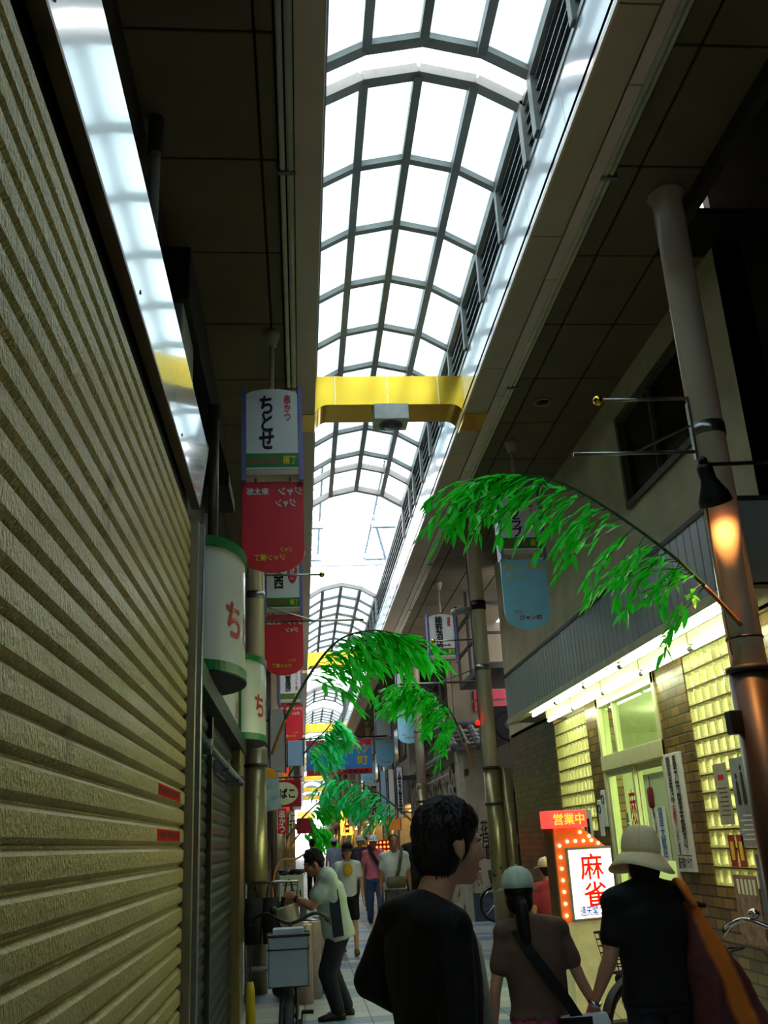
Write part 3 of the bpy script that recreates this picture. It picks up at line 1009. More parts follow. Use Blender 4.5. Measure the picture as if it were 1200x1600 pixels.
t, w, h = sheet('poster', 6.98, 7.36, .55, 1.28, mat('blue_poster', (70, 88, 112), .45, var=.4, scale=9), 'bluish poster low on the wall, right of the reddish one, behind the bicycle')
mesh_obj('print', MB().prism([(.09 * math.cos(a), .12 * math.sin(a)) for a in [2 * PI * i / 16 for i in range(16)]], (-.002, 0, .4), (0, 1, 0), (0, 0, 1), (.002, 0, 0)), mat('poster_pink', (196, 130, 120), .5), t)
t, w, h = sheet('poster', 11.5, 11.9, 1.35, 1.75, PAPER, 'small white flyer stuck on the farther glass blocks, above the lit sign')
mesh_obj('print', MB().box(-.001, 0, -.1, .02, .1, .3).box(-.001, 0, .06, .12, .15, .33), INK, t)
t, w, h = sheet('poster', 11.32, 11.9, .8, 1.33, mat('amber_paper', (176, 128, 60), .6, var=.25, scale=14), 'amber paper pasted under the farther glass blocks')

# ribbed grey canopy with its cream lip
CANM = mat('grey_canopy_sheet', (158, 166, 164), .4, .3, var=.08, scale=1.5)
t = thing('shop_canopy', 'long grey ribbed sheet-metal canopy over the lit parlour front', 'canopy', (3.0, 6.05, 3.03))
poly = []
yy = 0.0
Lc = 7.5
while yy < Lc:
    poly += [(0, yy), (0, yy + .116), (.008, yy + .12), (.008, yy + .133)]
    yy += .137
poly += [(.06, yy), (.06, 0)]
mesh_obj('ribbed_face', MB().prism(poly, (0, 0, .05), (1, 0, 0), (0, 1, 0), (0, 0, .6)), CANM, t)
mesh_obj('top_cap', MB().box(-.01, .46, 0, yy, .65, .69), DKGREY, t)
mesh_obj('lip', MB().box(-.012, .1, -.01, yy + .01, -.02, .055), mat('cream_lip', (190, 190, 150), .4), t, bevel=.005)
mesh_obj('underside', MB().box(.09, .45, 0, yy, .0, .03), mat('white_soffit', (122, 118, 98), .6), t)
mesh_obj('end_plate', MB().box(.02, .45, yy - .02, yy, .05, .65), CANM, t)
mesh_obj('end_plate', MB().box(.02, .45, 0, .02, .05, .65), CANM, t)

# fluorescent tubes
TUBE = mat('lit_fluorescent_tube', (245, 255, 240), .4, emit=13, ecol=(240, 255, 214))
pos = ['nearest the right-hand column', 'second from the right-hand column', 'in the middle of the row', 'second from the far end', 'at the far end']
for row, (x, z, nm) in enumerate(((3.26, 2.9, 'inner'), (3.06, 2.975, 'outer'))):
    for k in range(5):
        a = 6.3 + k * 1.21
        t = thing('fluorescent_lamp', f'lit fluorescent tube, {nm} row under the canopy, {pos[k]}', 'lamp', (x, a, z), group='fluorescent tubes under the canopy')
        mesh_obj('tube', MB().tube([(0, .03, 0), (0, 1.15, 0)], .019, 10), TUBE, t)
        mesh_obj('end_cap', MB().tube([(0, 0, 0), (0, .035, 0)], .022, 10), GREYP, t)
        mesh_obj('end_cap', MB().tube([(0, 1.145, 0), (0, 1.18, 0)], .022, 10), GREYP, t)
        mesh_obj('batten', MB().box(-.025, .025, 0, 1.18, .03, 3.028 - z if row == 0 else 3.008 - z), CREAM, t)

# black spot lamp on an arm beside the near column
lp = AY(1114, 772, 5.3)
t = thing('spot_lamp', 'black bell-shaped spot lamp on an arm in front of the right-hand column, glowing orange', 'lamp', lp)
ax = V((.32, .36, -.87)).normalized()
q = ax.to_track_quat('Z', 'Y').to_matrix().to_4x4()
mesh_obj('shade', MB().lathe([(.001, -.2), (.045, -.2), (.05, -.17), (.05, -.1), (.065, -.06), (.095, 0), (.105, .06), (.1, .06), (.09, 0), (.06, -.05), (.04, -.1), (.001, -.1)], 26, q), BLACKP, t)
mesh_obj('bulb', MB().ell(ax * -.01, .042, .042, .042), mat('warm_bulb', (255, 150, 60), .4, emit=30, ecol=(255, 140, 50)), t)
mesh_obj('arm', MB().tube([ax * -.18, ax * -.2 + V((0, 0, .03)), V((-.02, .0, .2)), V((.3, -.02, .2)), V((.85, -.02, .23))], .013, 8), BLACKP, t)
mesh_obj('joint', MB().ell(ax * -.2 + V((0, 0, .02)), .03, .03, .03), BLACKP, t)
sl = bpy.data.lights.new('spot_glow', 'SPOT')
sl.energy = 48; sl.color = (1, .42, .12); sl.spot_size = 2.1; sl.spot_blend = .7; sl.shadow_soft_size = .04
so = bpy.data.objects.new('spot_glow', sl); COL.objects.link(so); so.parent = t
so.matrix_local = Matrix.Translation(ax * .04) @ (-ax).to_track_quat('Z', 'Y').to_matrix().to_4x4()

# downlight in the right ceiling
t = thing('downlight', 'round unlit downlight set in the right-hand ceiling above the bracket bars', 'lamp', AZ(848, 628, ZC - .001))
mesh_obj('trim_ring', MB().lathe([(.1, 0), (.1, -.012), (.075, -.012), (.07, 0)], 24), mat('downlight_ring', (150, 138, 112), .5), t)
mesh_obj('reflector', MB().lathe([(.07, -.004), (.05, -.001), (.001, -.001)], 20), DKGREY, t)

# lit mahjong standing sign
t = thing('lit_sign', 'lit standing sign with red characters and an orange bulb frame, outside the parlour', 'sign', tuple(AY(902, 1322, 8.3).xy) + (0,), rz=.30)
SGO = mat('orange_sign_sheet', (232, 122, 62), .4, emit=.16, ecol=(255, 110, 40))
mesh_obj('base', MB().box(-.22, .26, -.15, .15, 0, .06), DKGREY, t, bevel=.01)
mesh_obj('post', MB().box(-.2, .26, -.06, .06, .06, .9), mat('cream_sheet', (206, 206, 150), .5, emit=.12, ecol=(210, 215, 140)), t, bevel=.006)
mesh_obj('body', MB().prism([(-.26, .8), (.27, .8), (.27, 1.36), (.02, 1.54), (-.26, 1.54)], (0, .07, 0), (1, 0, 0), (0, 0, 1), (0, -.13, 0)), SGO, t, bevel=.004)
mesh_obj('side_edge', MB().box(-.272, -.258, -.06, .07, .8, 1.54), mat('dull_edge', (120, 90, 60), .5), t)
mesh_obj('face_frame', MB().box(-.17, .285, -.085, -.06, .81, 1.38), GREYP, t, bevel=.004)
mesh_obj('lit_face', MB().box(-.15, .265, -.092, -.084, .83, 1.36), mat('lit_sign_face', (250, 255, 225), .4, emit=1.35, ecol=(250, 255, 205)), t)
RLIT = mat('red_sign_letter', (235, 30, 16), .4, emit=.5, ecol=(255, 20, 5))
text(t, '麻', (.055, -.093, 1.225), .22, .2, RLIT, bold=.015)
text(t, '雀', (.065, -.093, 1.01), .22, .19, RLIT, bold=.015)
text(t, '通天閣クラブ', (.075, -.093, .885), .35, .075, mat('blue_sign_letter', (40, 50, 190), .4, emit=.25, ecol=(30, 40, 200)), bold=.02)
mesh_obj('top_box', MB().box(-.31, .06, -.1, .05, 1.54, 1.68), mat('lit_red_box', (238, 60, 50), .4, emit=.9, ecol=(255, 70, 60)), t, bevel=.005)
text(t, '営業中', (-.12, -.101, 1.61), .3, .09, mat('lit_yellow_letter', (255, 190, 60), .4, emit=1.0, ecol=(255, 170, 40)), bold=.02)
BULB = mat('lit_bulb', (255, 225, 170), .4, emit=7, ecol=(255, 190, 110))
bp = [(-.215, .86 + i * .09) for i in range(7)] + [(-.215 + i * .08, 1.43) for i in range(1, 5)] + [(.0, 1.5), (.085, 1.465), (.17, 1.405)]
for (x, z) in bp:
    mesh_obj('bulb', MB().ell((x, -.066, z), .013, .013, .013, 8, 6), BULB, t)
# ================================================================== HANGING SIGNS
SIGNF = mat('sign_face_white', (222, 226, 222), .3, var=.03, coat=.4)
LILAC = mat('lilac_rail', (112, 112, 170), .4, .2, var=.1)
SGREEN = mat('sign_green_band', (30, 128, 56), .4, var=.05)
PLRED = mat('red_placard', (222, 36, 50), .4, var=.06, coat=.3)
PLBLUE = mat('pale_blue_placard', (146, 214, 238), .4, var=.06, coat=.3)
POLEM = mat('sign_pole_beige', (186, 172, 146), .4, var=.05)
SMALLRED = mat('sign_red_letter', (204, 44, 60), .5, var=.04)
GL = 'hanging shop signs in the arcade'


def hanging_sign(x, y, label, main='', small='', placard=None, zb=4.6, h=.78, w=.46, arrow=False, band=True, oval=''):
    t = thing('hanging_sign', label, 'sign', (x, y, ZC), group=GL)
    zt = zb + h - ZC; zb = zb - ZC
    dk = .085
    mesh_obj('flange', MB().lathe([(.045, -.14), (.075, -.03), (.08, 0)], 16), POLEM, t)
    mesh_obj('pole', MB().tube([(0, 0, -.1), (0, 0, zt + .05)], .022, 10), POLEM, t)
    arch = [(w / 2 * math.sin(a), .06 * math.cos(a) - .06) for a in [-PI / 2 + PI * i / 12 for i in range(13)]]
    poly = [(-w / 2, zb)] + [(p, zt + q) for p, q in arch] + [(w / 2, zb)]
    mesh_obj('sign_box', MB().prism(poly, (0, dk, 0), (1, 0, 0), (0, 0, 1), (0, -2 * dk, 0)), SIGNF, t, bevel=.006)
    for sg in (-1, 1):
        mesh_obj('side_rail', MB().box(sg * (w / 2 + .02) - .018, sg * (w / 2 + .02) + .018, -dk - .01, dk + .01, zb - .1, zt + .02), LILAC, t)
    mesh_obj('bottom_tray', MB().box(-w / 2, w / 2, -dk, dk, zb - .05, zb - .002), POLEM, t)
    f = -dk - .001
    if band:
        mesh_obj('green_band', MB().box(-w / 2 + .004, w / 2 - .004, f - .002, f, zb + .02, zb + .15), SGREEN, t)
        text(t, 'じゃんじゃん', (-.07, f - .002, zb + .085), w * .58, .075, SMALLRED, bold=.04)
        text(t, '横丁', (w * .33, f - .002, zb + .085), w * .26, .08, YELINK, bold=.02)
    if main:
        n = len(main)
        hh = min(.17 * n, h - .2)
        text(t, main, (-.05 if small else -.06, f, zb + .17 + (h - .22) / 2), .125, hh, INK, vertical=True, bold=.03)
    if small:
        text(t, small, (w * .30, f, zt - .07 - .04 * len(small)), .06, .085 * len(small), SMALLRED, vertical=True, bold=.02)
    if oval:
        mesh_obj('red_oval', MB().prism([(.07 * math.cos(a), .17 * math.sin(a)) for a in [2 * PI * i / 20 for i in range(20)]], (w * .28, f, zt - .26), (1, 0, 0), (0, 0, 1), (0, -.002, 0)), SMALLRED, t)
        text(t, oval, (w * .28, f - .003, zt - .26), .06, .22, SIGNF, vertical=True, bold=.02)
    if arrow:
        mesh_obj('arrow', MB().prism([(-.14, -.008), (.1, -.008), (.1, -.022), (.16, 0), (.1, .035), (.1, .012), (-.14, .012)], (0, f, zb + .2), (1, 0, 0), (0, 0, 1), (0, -.002, 0)), REDINK, t)
    if placard:
        pz1 = zb - .09; ph = .82; pw = w + .07; r = pw / 2
        arcp = [(r * math.cos(a), pz1 - ph + r * .62 - r * .62 * math.sin(a)) for a in [PI * i / 18 for i in range(19)]]
        poly = [(-pw / 2, pz1)] + list(reversed(arcp)) + [(pw / 2, pz1)]
        red = placard == 'red'
        p = mesh_obj('placard', MB().prism(poly, (0, .014, 0), (1, 0, 0), (0, 0, 1), (0, -.028, 0)), PLRED if red else PLBLUE, t, bevel=.003)
        sgn = -1 if red else 1
        m1 = SIGNF if red else YELINK
        text(p, 'ジャン', (-.15 * sgn, -.015, pz1 - .09), .2, .075, m1, flip=red, bold=.04)
        text(p, 'ジャン', (-.11 * sgn, -.015, pz1 - .2), .17, .07, m1, flip=red, bold=.04)
        text(p, '来太郎', (.13 * sgn, -.015, pz1 - .09), .19, .065, m1, flip=red, bold=.03)
        text(p, 'ジャン', (-.11 * sgn, -.015, pz1 - ph + .2), .1, .05, YELINK if red else REDINK, flip=red, bold=.03)
        text(p, 'ジャン横丁' if red else 'ジャン町', (.03 * sgn, -.015, pz1 - ph + .13), .26, .055, YELINK if red else REDINK, flip=red, bold=.03)
        for sg in (-1, 1):
            mesh_obj('placard_hanger', MB().box(sg * .15 - .01, sg * .15 + .01, -.006, .006, pz1 - .02, zb - .05), GREYP, t)
    return t


hanging_sign(-.2, 7.68, 'white hanging sign with three large black characters, over the nearest red placard', 'ちとせ', '串かつ', 'red')
hanging_sign(-.2, 12.75, 'second white hanging sign on the left, with a red oval, over a red placard', '大西', '', 'red', oval='たばこ')
hanging_sign(-.2, 21.4, 'farthest legible white hanging sign on the left, over a small dark red placard', '八重勝', '串かつどて焼', 'red')
hanging_sign(2.6, 10.24, 'white hanging sign half hidden by the large bamboo spray, over a pale blue placard', '囲碁クラブ', 'クラブ', 'blue', zb=4.6)
hanging_sign(2.6, 16.7, 'white hanging sign with a red arrow along its foot and no placard', '楠野酒店', '酒処', None, arrow=True)
hanging_sign(2.6, 22.8, 'white hanging sign behind the second right bamboo spray, over a pale blue placard', '串かつ', '名物', 'blue')
hanging_sign(2.6, 29.8, 'blank white hanging sign right of the red and blue banner, over a pale blue placard', '', '', 'blue', band=False)
hanging_sign(2.6, 37.5, 'small white hanging sign peeping past the right edge of the red and blue banner', 'てんぐ', '', 'blue')

# wide banner across the street
t = thing('street_banner', 'wide red and blue banner with yellow letters hung across the street', 'banner', (1.17, 29.4, 3.48), group=None)
bl = mat('banner_blue', (70, 158, 236), .5, var=.06)
mesh_obj('cloth', MB().box(-1.0, 1.0, -.012, .012, 0, 1.04), bl, t)
mesh_obj('red_band', MB().box(-1.0, 1.0, -.014, .014, .0, .17), PLRED, t)
mesh_obj('red_band', MB().prism([(-1.0, .9), (-.3, .86), (.3, .84), (1.0, .86), (1.0, 1.04), (-1.0, 1.04)], (0, .014, 0), (1, 0, 0), (0, 0, 1), (0, -.028, 0)), PLRED, t)
text(t, 'ジャン', (-.6, -.016, .72), .62, .32, YELINK, bold=.05)
text(t, 'ジャン', (.6, -.016, .76), .62, .32, YELINK, bold=.05)
text(t, '町', (.72, -.016, .4), .3, .24, YELINK, bold=.04)
text(t, '大阪新世界', (.5, -.016, .085), .8, .11, INK, bold=.03)
mesh_obj('rail', MB().tube([(-1.75, 0, 1.1), (1.5, 0, 1.1)], .02, 8), DKGREY, t)
for x in (-.9, 0, .9):
    mesh_obj('tie', MB().tube([(x, 0, 1.04), (x, 0, 1.1)], .006, 5), DKGREY, t)

# tobacco sign
t = thing('shop_sign', 'square red sign with a cream oval and black letters on a bar, left side', 'sign', (-.28, 15.2, 2.08))
mesh_obj('board', MB().box(-.26, .28, -.03, .03, 0, .40), mat('dark_red_sign', (176, 24, 40), .4, var=.05), t, bevel=.004)
mesh_obj('oval', MB().prism([(.235 * math.cos(a), .17 * math.sin(a)) for a in [2 * PI * i / 32 for i in range(32)]], (.0, -.03, .2), (1, 0, 0), (0, 0, 1), (0, -.004, 0)), mat('cream_oval', (236, 230, 196), .4), t)
text(t, 'たばこ', (.0, -.035, .2), .36, .14, INK, bold=.035)
mesh_obj('bar', MB().tube([(-.74, 0, .44), (.3, 0, .44)], .012, 8), BLACKP, t)
for x in (-.2, .2):
    mesh_obj('hanger', MB().tube([(x, 0, .4), (x, 0, .44)], .007, 6), BLACKP, t)
# ================================================================== ARTIFICIAL BAMBOO SPRAYS
LEAF = mat_translucent('plastic_bamboo_leaf', (66, 255, 72), .5, .4)
LEAFT = mat_translucent('plastic_bamboo_leaf_teal', (70, 250, 150), .5, .35)
STEM = mat('bamboo_stem', (62, 104, 60), .45, var=.2)
STEMB = mat('bamboo_butt', (166, 112, 60), .5, var=.2)
TINSEL = mat('silver_tinsel', (220, 224, 230), .2, 1)


def spline(pts, n):
    pts = [V(p) for p in pts]
    out = []
    P_ = [pts[0] * 2 - pts[1]] + pts + [pts[-1] * 2 - pts[-2]]
    for i in range(1, len(P_) - 2):
        for k in range(n):
            t_ = k / n
            a, b, c, d = P_[i - 1], P_[i], P_[i + 1], P_[i + 2]
            out.append(.5 * ((2 * b) + (c - a) * t_ + (2 * a - 5 * b + 4 * c - d) * t_ ** 2 + (3 * b - a - 3 * c + d) * t_ ** 3))
    out.append(pts[-1])
    return out


def leaf(mb, p, d, ln, wd, rng):
    d = d.normalized()
    s = d.cross(V((rng.uniform(-.4, .4), rng.uniform(-.4, .4), 1))).normalized()
    n = s.cross(d)
    dr = V((0, 0, -ln * .12))
    vs = [p, p + d * ln * .35 + s * wd + n * .006, p + d * ln * .35 - s * wd + n * .006, p + d * ln * .38 - n * .004,
          p + d * ln * .75 + s * wd * .62 + dr * .5 + n * .003, p + d * ln * .75 - s * wd * .62 + dr * .5 + n * .003, p + d * ln * .75 + dr * .5 - n * .004, p + d * ln + dr]
    mb.add(vs, [(0, 3, 1), (0, 2, 3), (3, 6, 4, 1), (2, 5, 6, 3), (6, 7, 4), (5, 7, 6)])


def spray(label, stem, droop, twigs, seed, t0=.25, tl=(.28, .5), ls=.11, r0=.014, matl=None, butt=True, tins=1):
    rng = random.Random(seed)
    pts = spline(stem, 8)
    base = pts[0]
    t = thing('bamboo_spray', label, 'bamboo spray', base, group='artificial bamboo sprays on the columns')
    L = len(pts) - 1
    rs = [r0 * (1 - .75 * i / L) for i in range(L + 1)]
    nb = max(2, int(L * .18)) if butt else 0
    if butt:
        mesh_obj('stem_butt', MB().tube([p - base for p in pts[:nb + 1]], rs[:nb + 1], 8), STEMB, t)
    mesh_obj('stem', MB().tube([p - base for p in pts[nb:]], rs[nb:], 8), STEM, t)
    tw = MB(); lf = MB(); ti = MB()
    droop = V(droop).normalized()
    for k in range(twigs):
        f = t0 + (1 - t0) * (k + rng.random()) / twigs
        i = min(L - 1, int(f * L))
        p = pts[i] + (pts[i + 1] - pts[i]) * (f * L - i)
        tang = (pts[i + 1] - pts[i]).normalized()
        d = (droop * rng.uniform(.6, 1.1) + tang * rng.uniform(.1, .9) + V((rng.gauss(0, .28), rng.gauss(0, .35), rng.gauss(0, .22)))).normalized()
        ln = rng.uniform(*tl) * (1 - .25 * f)
        q = [p]
        for s in range(5):
            d = (d + V((0, 0, -.14))).normalized()
            q.append(q[-1] + d * ln / 5)
        tw.tube([a - base for a in q], [.004, .0035, .003, .0025, .002, .0015], 5)
        for s in range(1, 6):
            dd = (q[s] - q[s - 1]).normalized()
            for _ in range(2 if s < 5 else 3):
                side = V((rng.gauss(0, .3), rng.gauss(0, .3), rng.gauss(0, .22) - .05))
                leaf(lf, q[s] - base - dd * ln * rng.uniform(0, .15), dd + side, ls * rng.uniform(.75, 1.2), ls * rng.uniform(.15, .2), rng)
    for k in range(tins):
        i = rng.randint(int(L * t0), L)
        p = pts[i] + droop * rng.uniform(.1, .35) + V((rng.gauss(0, .08), rng.gauss(0, .08), 0)) - base
        for _ in range(5):
            leaf(ti, p, V((rng.gauss(0, .6), rng.gauss(0, .6), -1)), .07, .004, rng)
    mesh_obj('twigs', tw, STEM, t)
    mesh_obj('foliage', lf, matl or LEAF, t)
    if tins:
        mesh_obj('tinsel', ti, TINSEL, t)
    return t


spray('largest bright green artificial bamboo spray, arching left from the near right column',
      [AY(1158, 977, 5.56), AY(1100, 915, 5.45), AY(1040, 860, 5.35), AY(945, 792, 5.2), AY(870, 752, 5.1), AY(800, 742, 5.02), AY(735, 750, 4.95)],
      (-.75, -.1, -.55), 56, 4, .16, (.34, .62), .12, .014, tins=1)
spray('bright green bamboo spray on the left column, arching right across the second brass beam',
      [AY(425, 1178, 11.4), AY(450, 1115, 11.1), AY(490, 1045, 10.8), AY(530, 1000, 10.5), AY(580, 985, 10.3), AY(630, 992, 10.1)],
      (.72, -.1, -.5), 56, 11, .34, (.45, .8), .19, .022, tins=1)
spray('bright green bamboo spray on the second right column, hanging left over the tiled eave',
      [AY(738, 1195, 14.1), AY(718, 1140, 13.9), AY(695, 1100, 13.7), AY(660, 1072, 13.5), AY(625, 1068, 13.3)],
      (-.72, -.1, -.55), 54, 23, .25, (.4, .75), .19, .022, tins=1)
spray('teal green bamboo spray in front of the left end of the red and blue banner',
      [AY(434, 1240, 21.4), AY(462, 1195, 21), AY(490, 1160, 20.5), AY(510, 1140, 20.2), AY(522, 1122, 20)],
      (.65, -.1, -.6), 34, 31, .35, (.5, .9), .24, .03, LEAFT)
spray('green bamboo spray just below the right end of the red and blue banner',
      [AY(652, 1290, 22.6), AY(620, 1262, 22.5), AY(590, 1238, 22.3), AY(560, 1222, 22), AY(520, 1214, 21.8)],
      (-.7, -.1, -.65), 36, 42, .2, (.5, .9), .24, .03, LEAFT)
spray('small green bamboo spray far down the street, above the bright opening',
      [AY(447, 1310, 30.9), AY(480, 1270, 30.5), AY(510, 1248, 30), AY(545, 1250, 29.6)],
      (.6, -.1, -.5), 30, 53, .3, (.45, .8), .3, .035)
spray('small green bamboo spray far down the street, nearest the left edge of the bright opening',
      [AY(453, 1322, 40.4), AY(474, 1297, 40), AY(492, 1290, 39.6), AY(510, 1294, 39.2)],
      (.6, -.1, -.75), 24, 64, .2, (.7, 1.2), .4, .04)
# ================================================================== FARTHER BUILDINGS
PLASTER = mat('peeling_plaster', (176, 164, 136), .85, var=.12, scale=4, bump=.2, dirt=((72, 64, 52), 3.2, .6))
TILE = mat('grey_roof_tile', (98, 98, 96), .5, var=.25, scale=6)
DKWOOD = mat('dark_wood', (58, 44, 32), .6, var=.3, scale=10, stretch=(1, 1, .2))
SHEETM = mat('weathered_sheet_metal', (122, 124, 122), .5, .4, var=.2, scale=8)
TALLW = mat('brown_grey_wall', (104, 92, 74), .85, var=.18, scale=2.5)

t = thing('old_house', 'old plastered house with a small tiled roof and sheet-metal eave, right of the street', 'building', (3.12, 19.0, 0))
mesh_obj('wall', MB().box(0, 3.0, 0, 8.4, 0, 3.15), PLASTER, t)
mesh_obj('corner_board', MB().box(-.02, .1, -.02, .1, 0, 3.15), mat('pale_board', (186, 178, 158), .7), t)
mesh_obj('cornice', MB().box(-.04, 2.2, -.07, 0, 3.05, 3.15), MATS['pale_board'], t)
rf = MB()
for r in range(5):
    for i in range(9):
        x = -.1 + i * .26; y = -.25 + r * .2; z = 3.16 + r * .1
        rf.tube([(x, y - .02, z + .03), (x, y + .24, z + .14)], .075, 8)
        rf.box(x + .03, x + .23, y - .02, y + .24, z - .02, z + .02)
mesh_obj('tiled_roof', rf, TILE, t)
mesh_obj('ridge_tiles', MB().tube([(-.15, .78, 3.75), (2.3, .78, 3.75)], .1, 10).ell((-.17, .75, 3.78), .09, .13, .16), TILE, t)
mesh_obj('eave', MB().prism([(-.17, 3.1), (.4, 3.46), (.4, 3.5), (-.17, 3.14)], (0, .4, 0), (1, 0, 0), (0, 0, 1), (0, 7.8, 0)), SHEETM, t)
ec = MB()
for i in range(40):
    ec.tube([(-.17, .45 + i * .2, 3.145), (.4, .45 + i * .2, 3.505)], .022, 6)
mesh_obj('eave_ribs', ec, SHEETM, t)
mesh_obj('fascia_board', MB().box(-.05, 0, .5, 8.0, 2.1, 2.95), mat('peeling_board', (150, 142, 124), .85, dirt=((50, 44, 36), 4, .5)), t)
mesh_obj('eave_rod', MB().tube([(-.12, .6, 2.75), (-.12, 5.5, 2.75)], .012, 6), WHITE, t)
mesh_obj('ledge', MB().prism([(0, 2.5), (-.0, 2.62), (-.3, 2.5)], (1.0, 0, 0), (0, 1, 0), (0, 0, 1), (1.1, 0, 0)), SHEETM, t)
mesh_obj('notice_boards', MB().box(.14, .6, -.04, 0, .5, 1.95), mat('notice_cream', (176, 168, 140), .7, var=.1), t)
text(t, '花月道', (.42, -.042, 1.45), .17, .7, INK, vertical=True, bold=.02)
text(t, '大衆', (.24, -.042, 1.72), .1, .3, INK, vertical=True, bold=.02)
text(t, '占い', (.24, -.042, .75), .1, .25, REDINK, vertical=True, bold=.02)
mesh_obj('base_panel', MB().box(.1, 1.9, -.03, 0, 0, .5), mat('blue_grey_panel', (70, 78, 98), .6), t)

t = thing('lattice_door', 'dark barred lattice door beside the brick end of the parlour', 'door', (3.52, 15.66, 0))
lb_ = MB()
mesh_obj('backing', MB().box(.05, .08, 0, 2.6, 0, 2.35), BLACKP, t)
for i in range(17):
    mesh_obj('bar', MB().box(0, .03, .06 + i * .155, .10 + i * .155, .1, 2.2), DKGREY, t)
mesh_obj('frame', MB().box(-.01, .08, 0, 2.6, 2.2, 2.35).box(-.01, .08, 0, .05, 0, 2.2).box(-.01, .08, 2.55, 2.6, 0, 2.2), DKGREY, t)
mesh_obj('name_plate', MB().box(-.03, -.01, .3, .95, 1.36, 1.53), WHITE, t)
mesh_obj('lintel_wall', MB().box(0, .1, 0, 2.6, 2.35, 3.0), TALLW, t)
struct('wall_alley', MB().box(5.0, 5.2, 15.6, 18.6, 0, ZC), TALLW)
struct('wall_alley_back', MB().box(3.3, 5.2, 20.2, 20.3, 3.8, ZC), TALLW)

t = thing('fire_escape', 'dark steel balcony frame under the right ceiling above the old tiled house', 'balcony', (3.2, 16.2, 4.35))
for x in (0, .95):
    for y in (0, 1.2, 2.4):
        mesh_obj('post', MB().box(x, x + .05, y, y + .05, 0, 1.64), BLACKP, t)
for z in (.0, .55, 1.1):
    mesh_obj('rail', MB().box(0, 1.0, 0, .04, z, z + .05).box(0, .05, 0, 2.45, z, z + .05), BLACKP, t)
mesh_obj('deck', MB().box(0, 1.0, 0, 2.45, -.06, 0), BLACKP, t)
t = thing('condenser_unit', 'dark air conditioner with a round fan, above the roof tiles behind the second right column', 'air conditioner', (3.62, 17.9, 3.1))
mesh_obj('casing', MB().box(0, .9, 0, .35, 0, .75), DKGREY, t, bevel=.01)
mesh_obj('fan_grille', MB().tube([(.35 + .27 * math.cos(a), -.01, .38 + .27 * math.sin(a)) for a in [2 * PI * i / 24 for i in range(24)]], .014, 6, True), BLACKP, t)
mesh_obj('fan_hub', MB().lathe([(.1, 0), (.09, .03), (.001, .035)], 16, Matrix.Translation((.35, 0, .38)) @ Matrix.Rotation(PI / 2, 4, 'X')), GREYP, t)
mesh_obj('stand', MB().box(0, .9, 0, .3, -.12, 0), BLACKP, t)
for k, z in enumerate((4.4, 4.15)):
    solo('shop_plate', MB().box(3.75, 4.45, 20.15, 20.2, z - .1, z + .1), mat('crimson_plate', (150, 22, 48), .5), ('small crimson plate on the alley wall, the upper of two', 'small crimson plate on the alley wall, the lower of two')[k], 'sign', 'crimson plates in the alley')
t = thing('upper_storey', 'brown-grey upper storey rising above the eave of the old tiled house', 'building', (3.5, 22.2, 0))
mesh_obj('wall', MB().box(0, 2.5, 0, 5.2, 3.52, ZC - .01), TALLW, t)
mesh_obj('downpipe', MB().tube([(-.06, .6, 3.6), (-.06, .6, 5.9)], .05, 10), GREYP, t)
for k in range(2):
    w = mesh_obj('window', MB().box(-.03, .02, 1.2 + k * 2.6, 2.7 + k * 2.6, 3.9, 5.3), DKGREY, t)
    mesh_obj('pane', MB().box(-.035, -.03, 1.3 + k * 2.6, 2.6 + k * 2.6, 4.0, 5.2), MATS['dark_pane'], w)


def shop(x, y, w, side, wallm, label, awn=None, sg=None, lit=None, h=ZC - .02):
    """a narrow arcade shopfront: wall, opening, counter, shelf goods, awning, fascia"""
    t = thing('shopfront', label, 'building', (x, y, 0), group='shopfronts farther down the street')
    s = side
    mesh_obj('wall', MB().box(min(0, s * 2), max(0, s * 2), 0, w, 2.5, h), wallm, t)
    mesh_obj('side_wall', MB().box(min(0, s * 2), max(0, s * 2), 0, .25, 0, 2.5), wallm, t)
    mesh_obj('side_wall', MB().box(min(0, s * 2), max(0, s * 2), w - .25, w, 0, 2.5), wallm, t)
    mesh_obj('back_wall', MB().box(min(s * 1.4, s * 1.5), max(s * 1.4, s * 1.5), .25, w - .25, 0, 2.5), DKWOOD, t)
    mesh_obj('counter', MB().box(min(s * .1, s * .5), max(s * .1, s * .5), .25, w - .25, 0, .85), DKWOOD, t)
    mesh_obj('fascia', MB().box(min(-s * .08, 0), max(-s * .08, 0), .1, w - .1, 2.5, 3.2), sg or SHEETM, t)
    if awn:
        mesh_obj('awning', MB().prism([(0, 3.3), (-s * .55, 2.85), (-s * .55, 2.8), (0, 3.22)], (0, .1, 0), (1, 0, 0), (0, 0, 1), (0, w - .2, 0)), awn, t)
    for k in range(2):
        f = mesh_obj('window', MB().box(min(-s * .03, 0), max(-s * .03, 0), .6 + k * w * .45, .6 + k * w * .45 + 1.4, 3.8, 5.0), DKGREY, t)
        mesh_obj('pane', MB().box(min(-s * .04, -s * .03), max(-s * .04, -s * .03), .7 + k * w * .45, .5 + k * w * .45 + 1.4, 3.9, 4.9), MATS['dark_pane'], f)
    if lit:
        mesh_obj('shop_lamp', MB().box(min(s * .3, s * .5), max(s * .3, s * .5), .5, w - .5, 2.35, 2.4), lit, t)
    return t


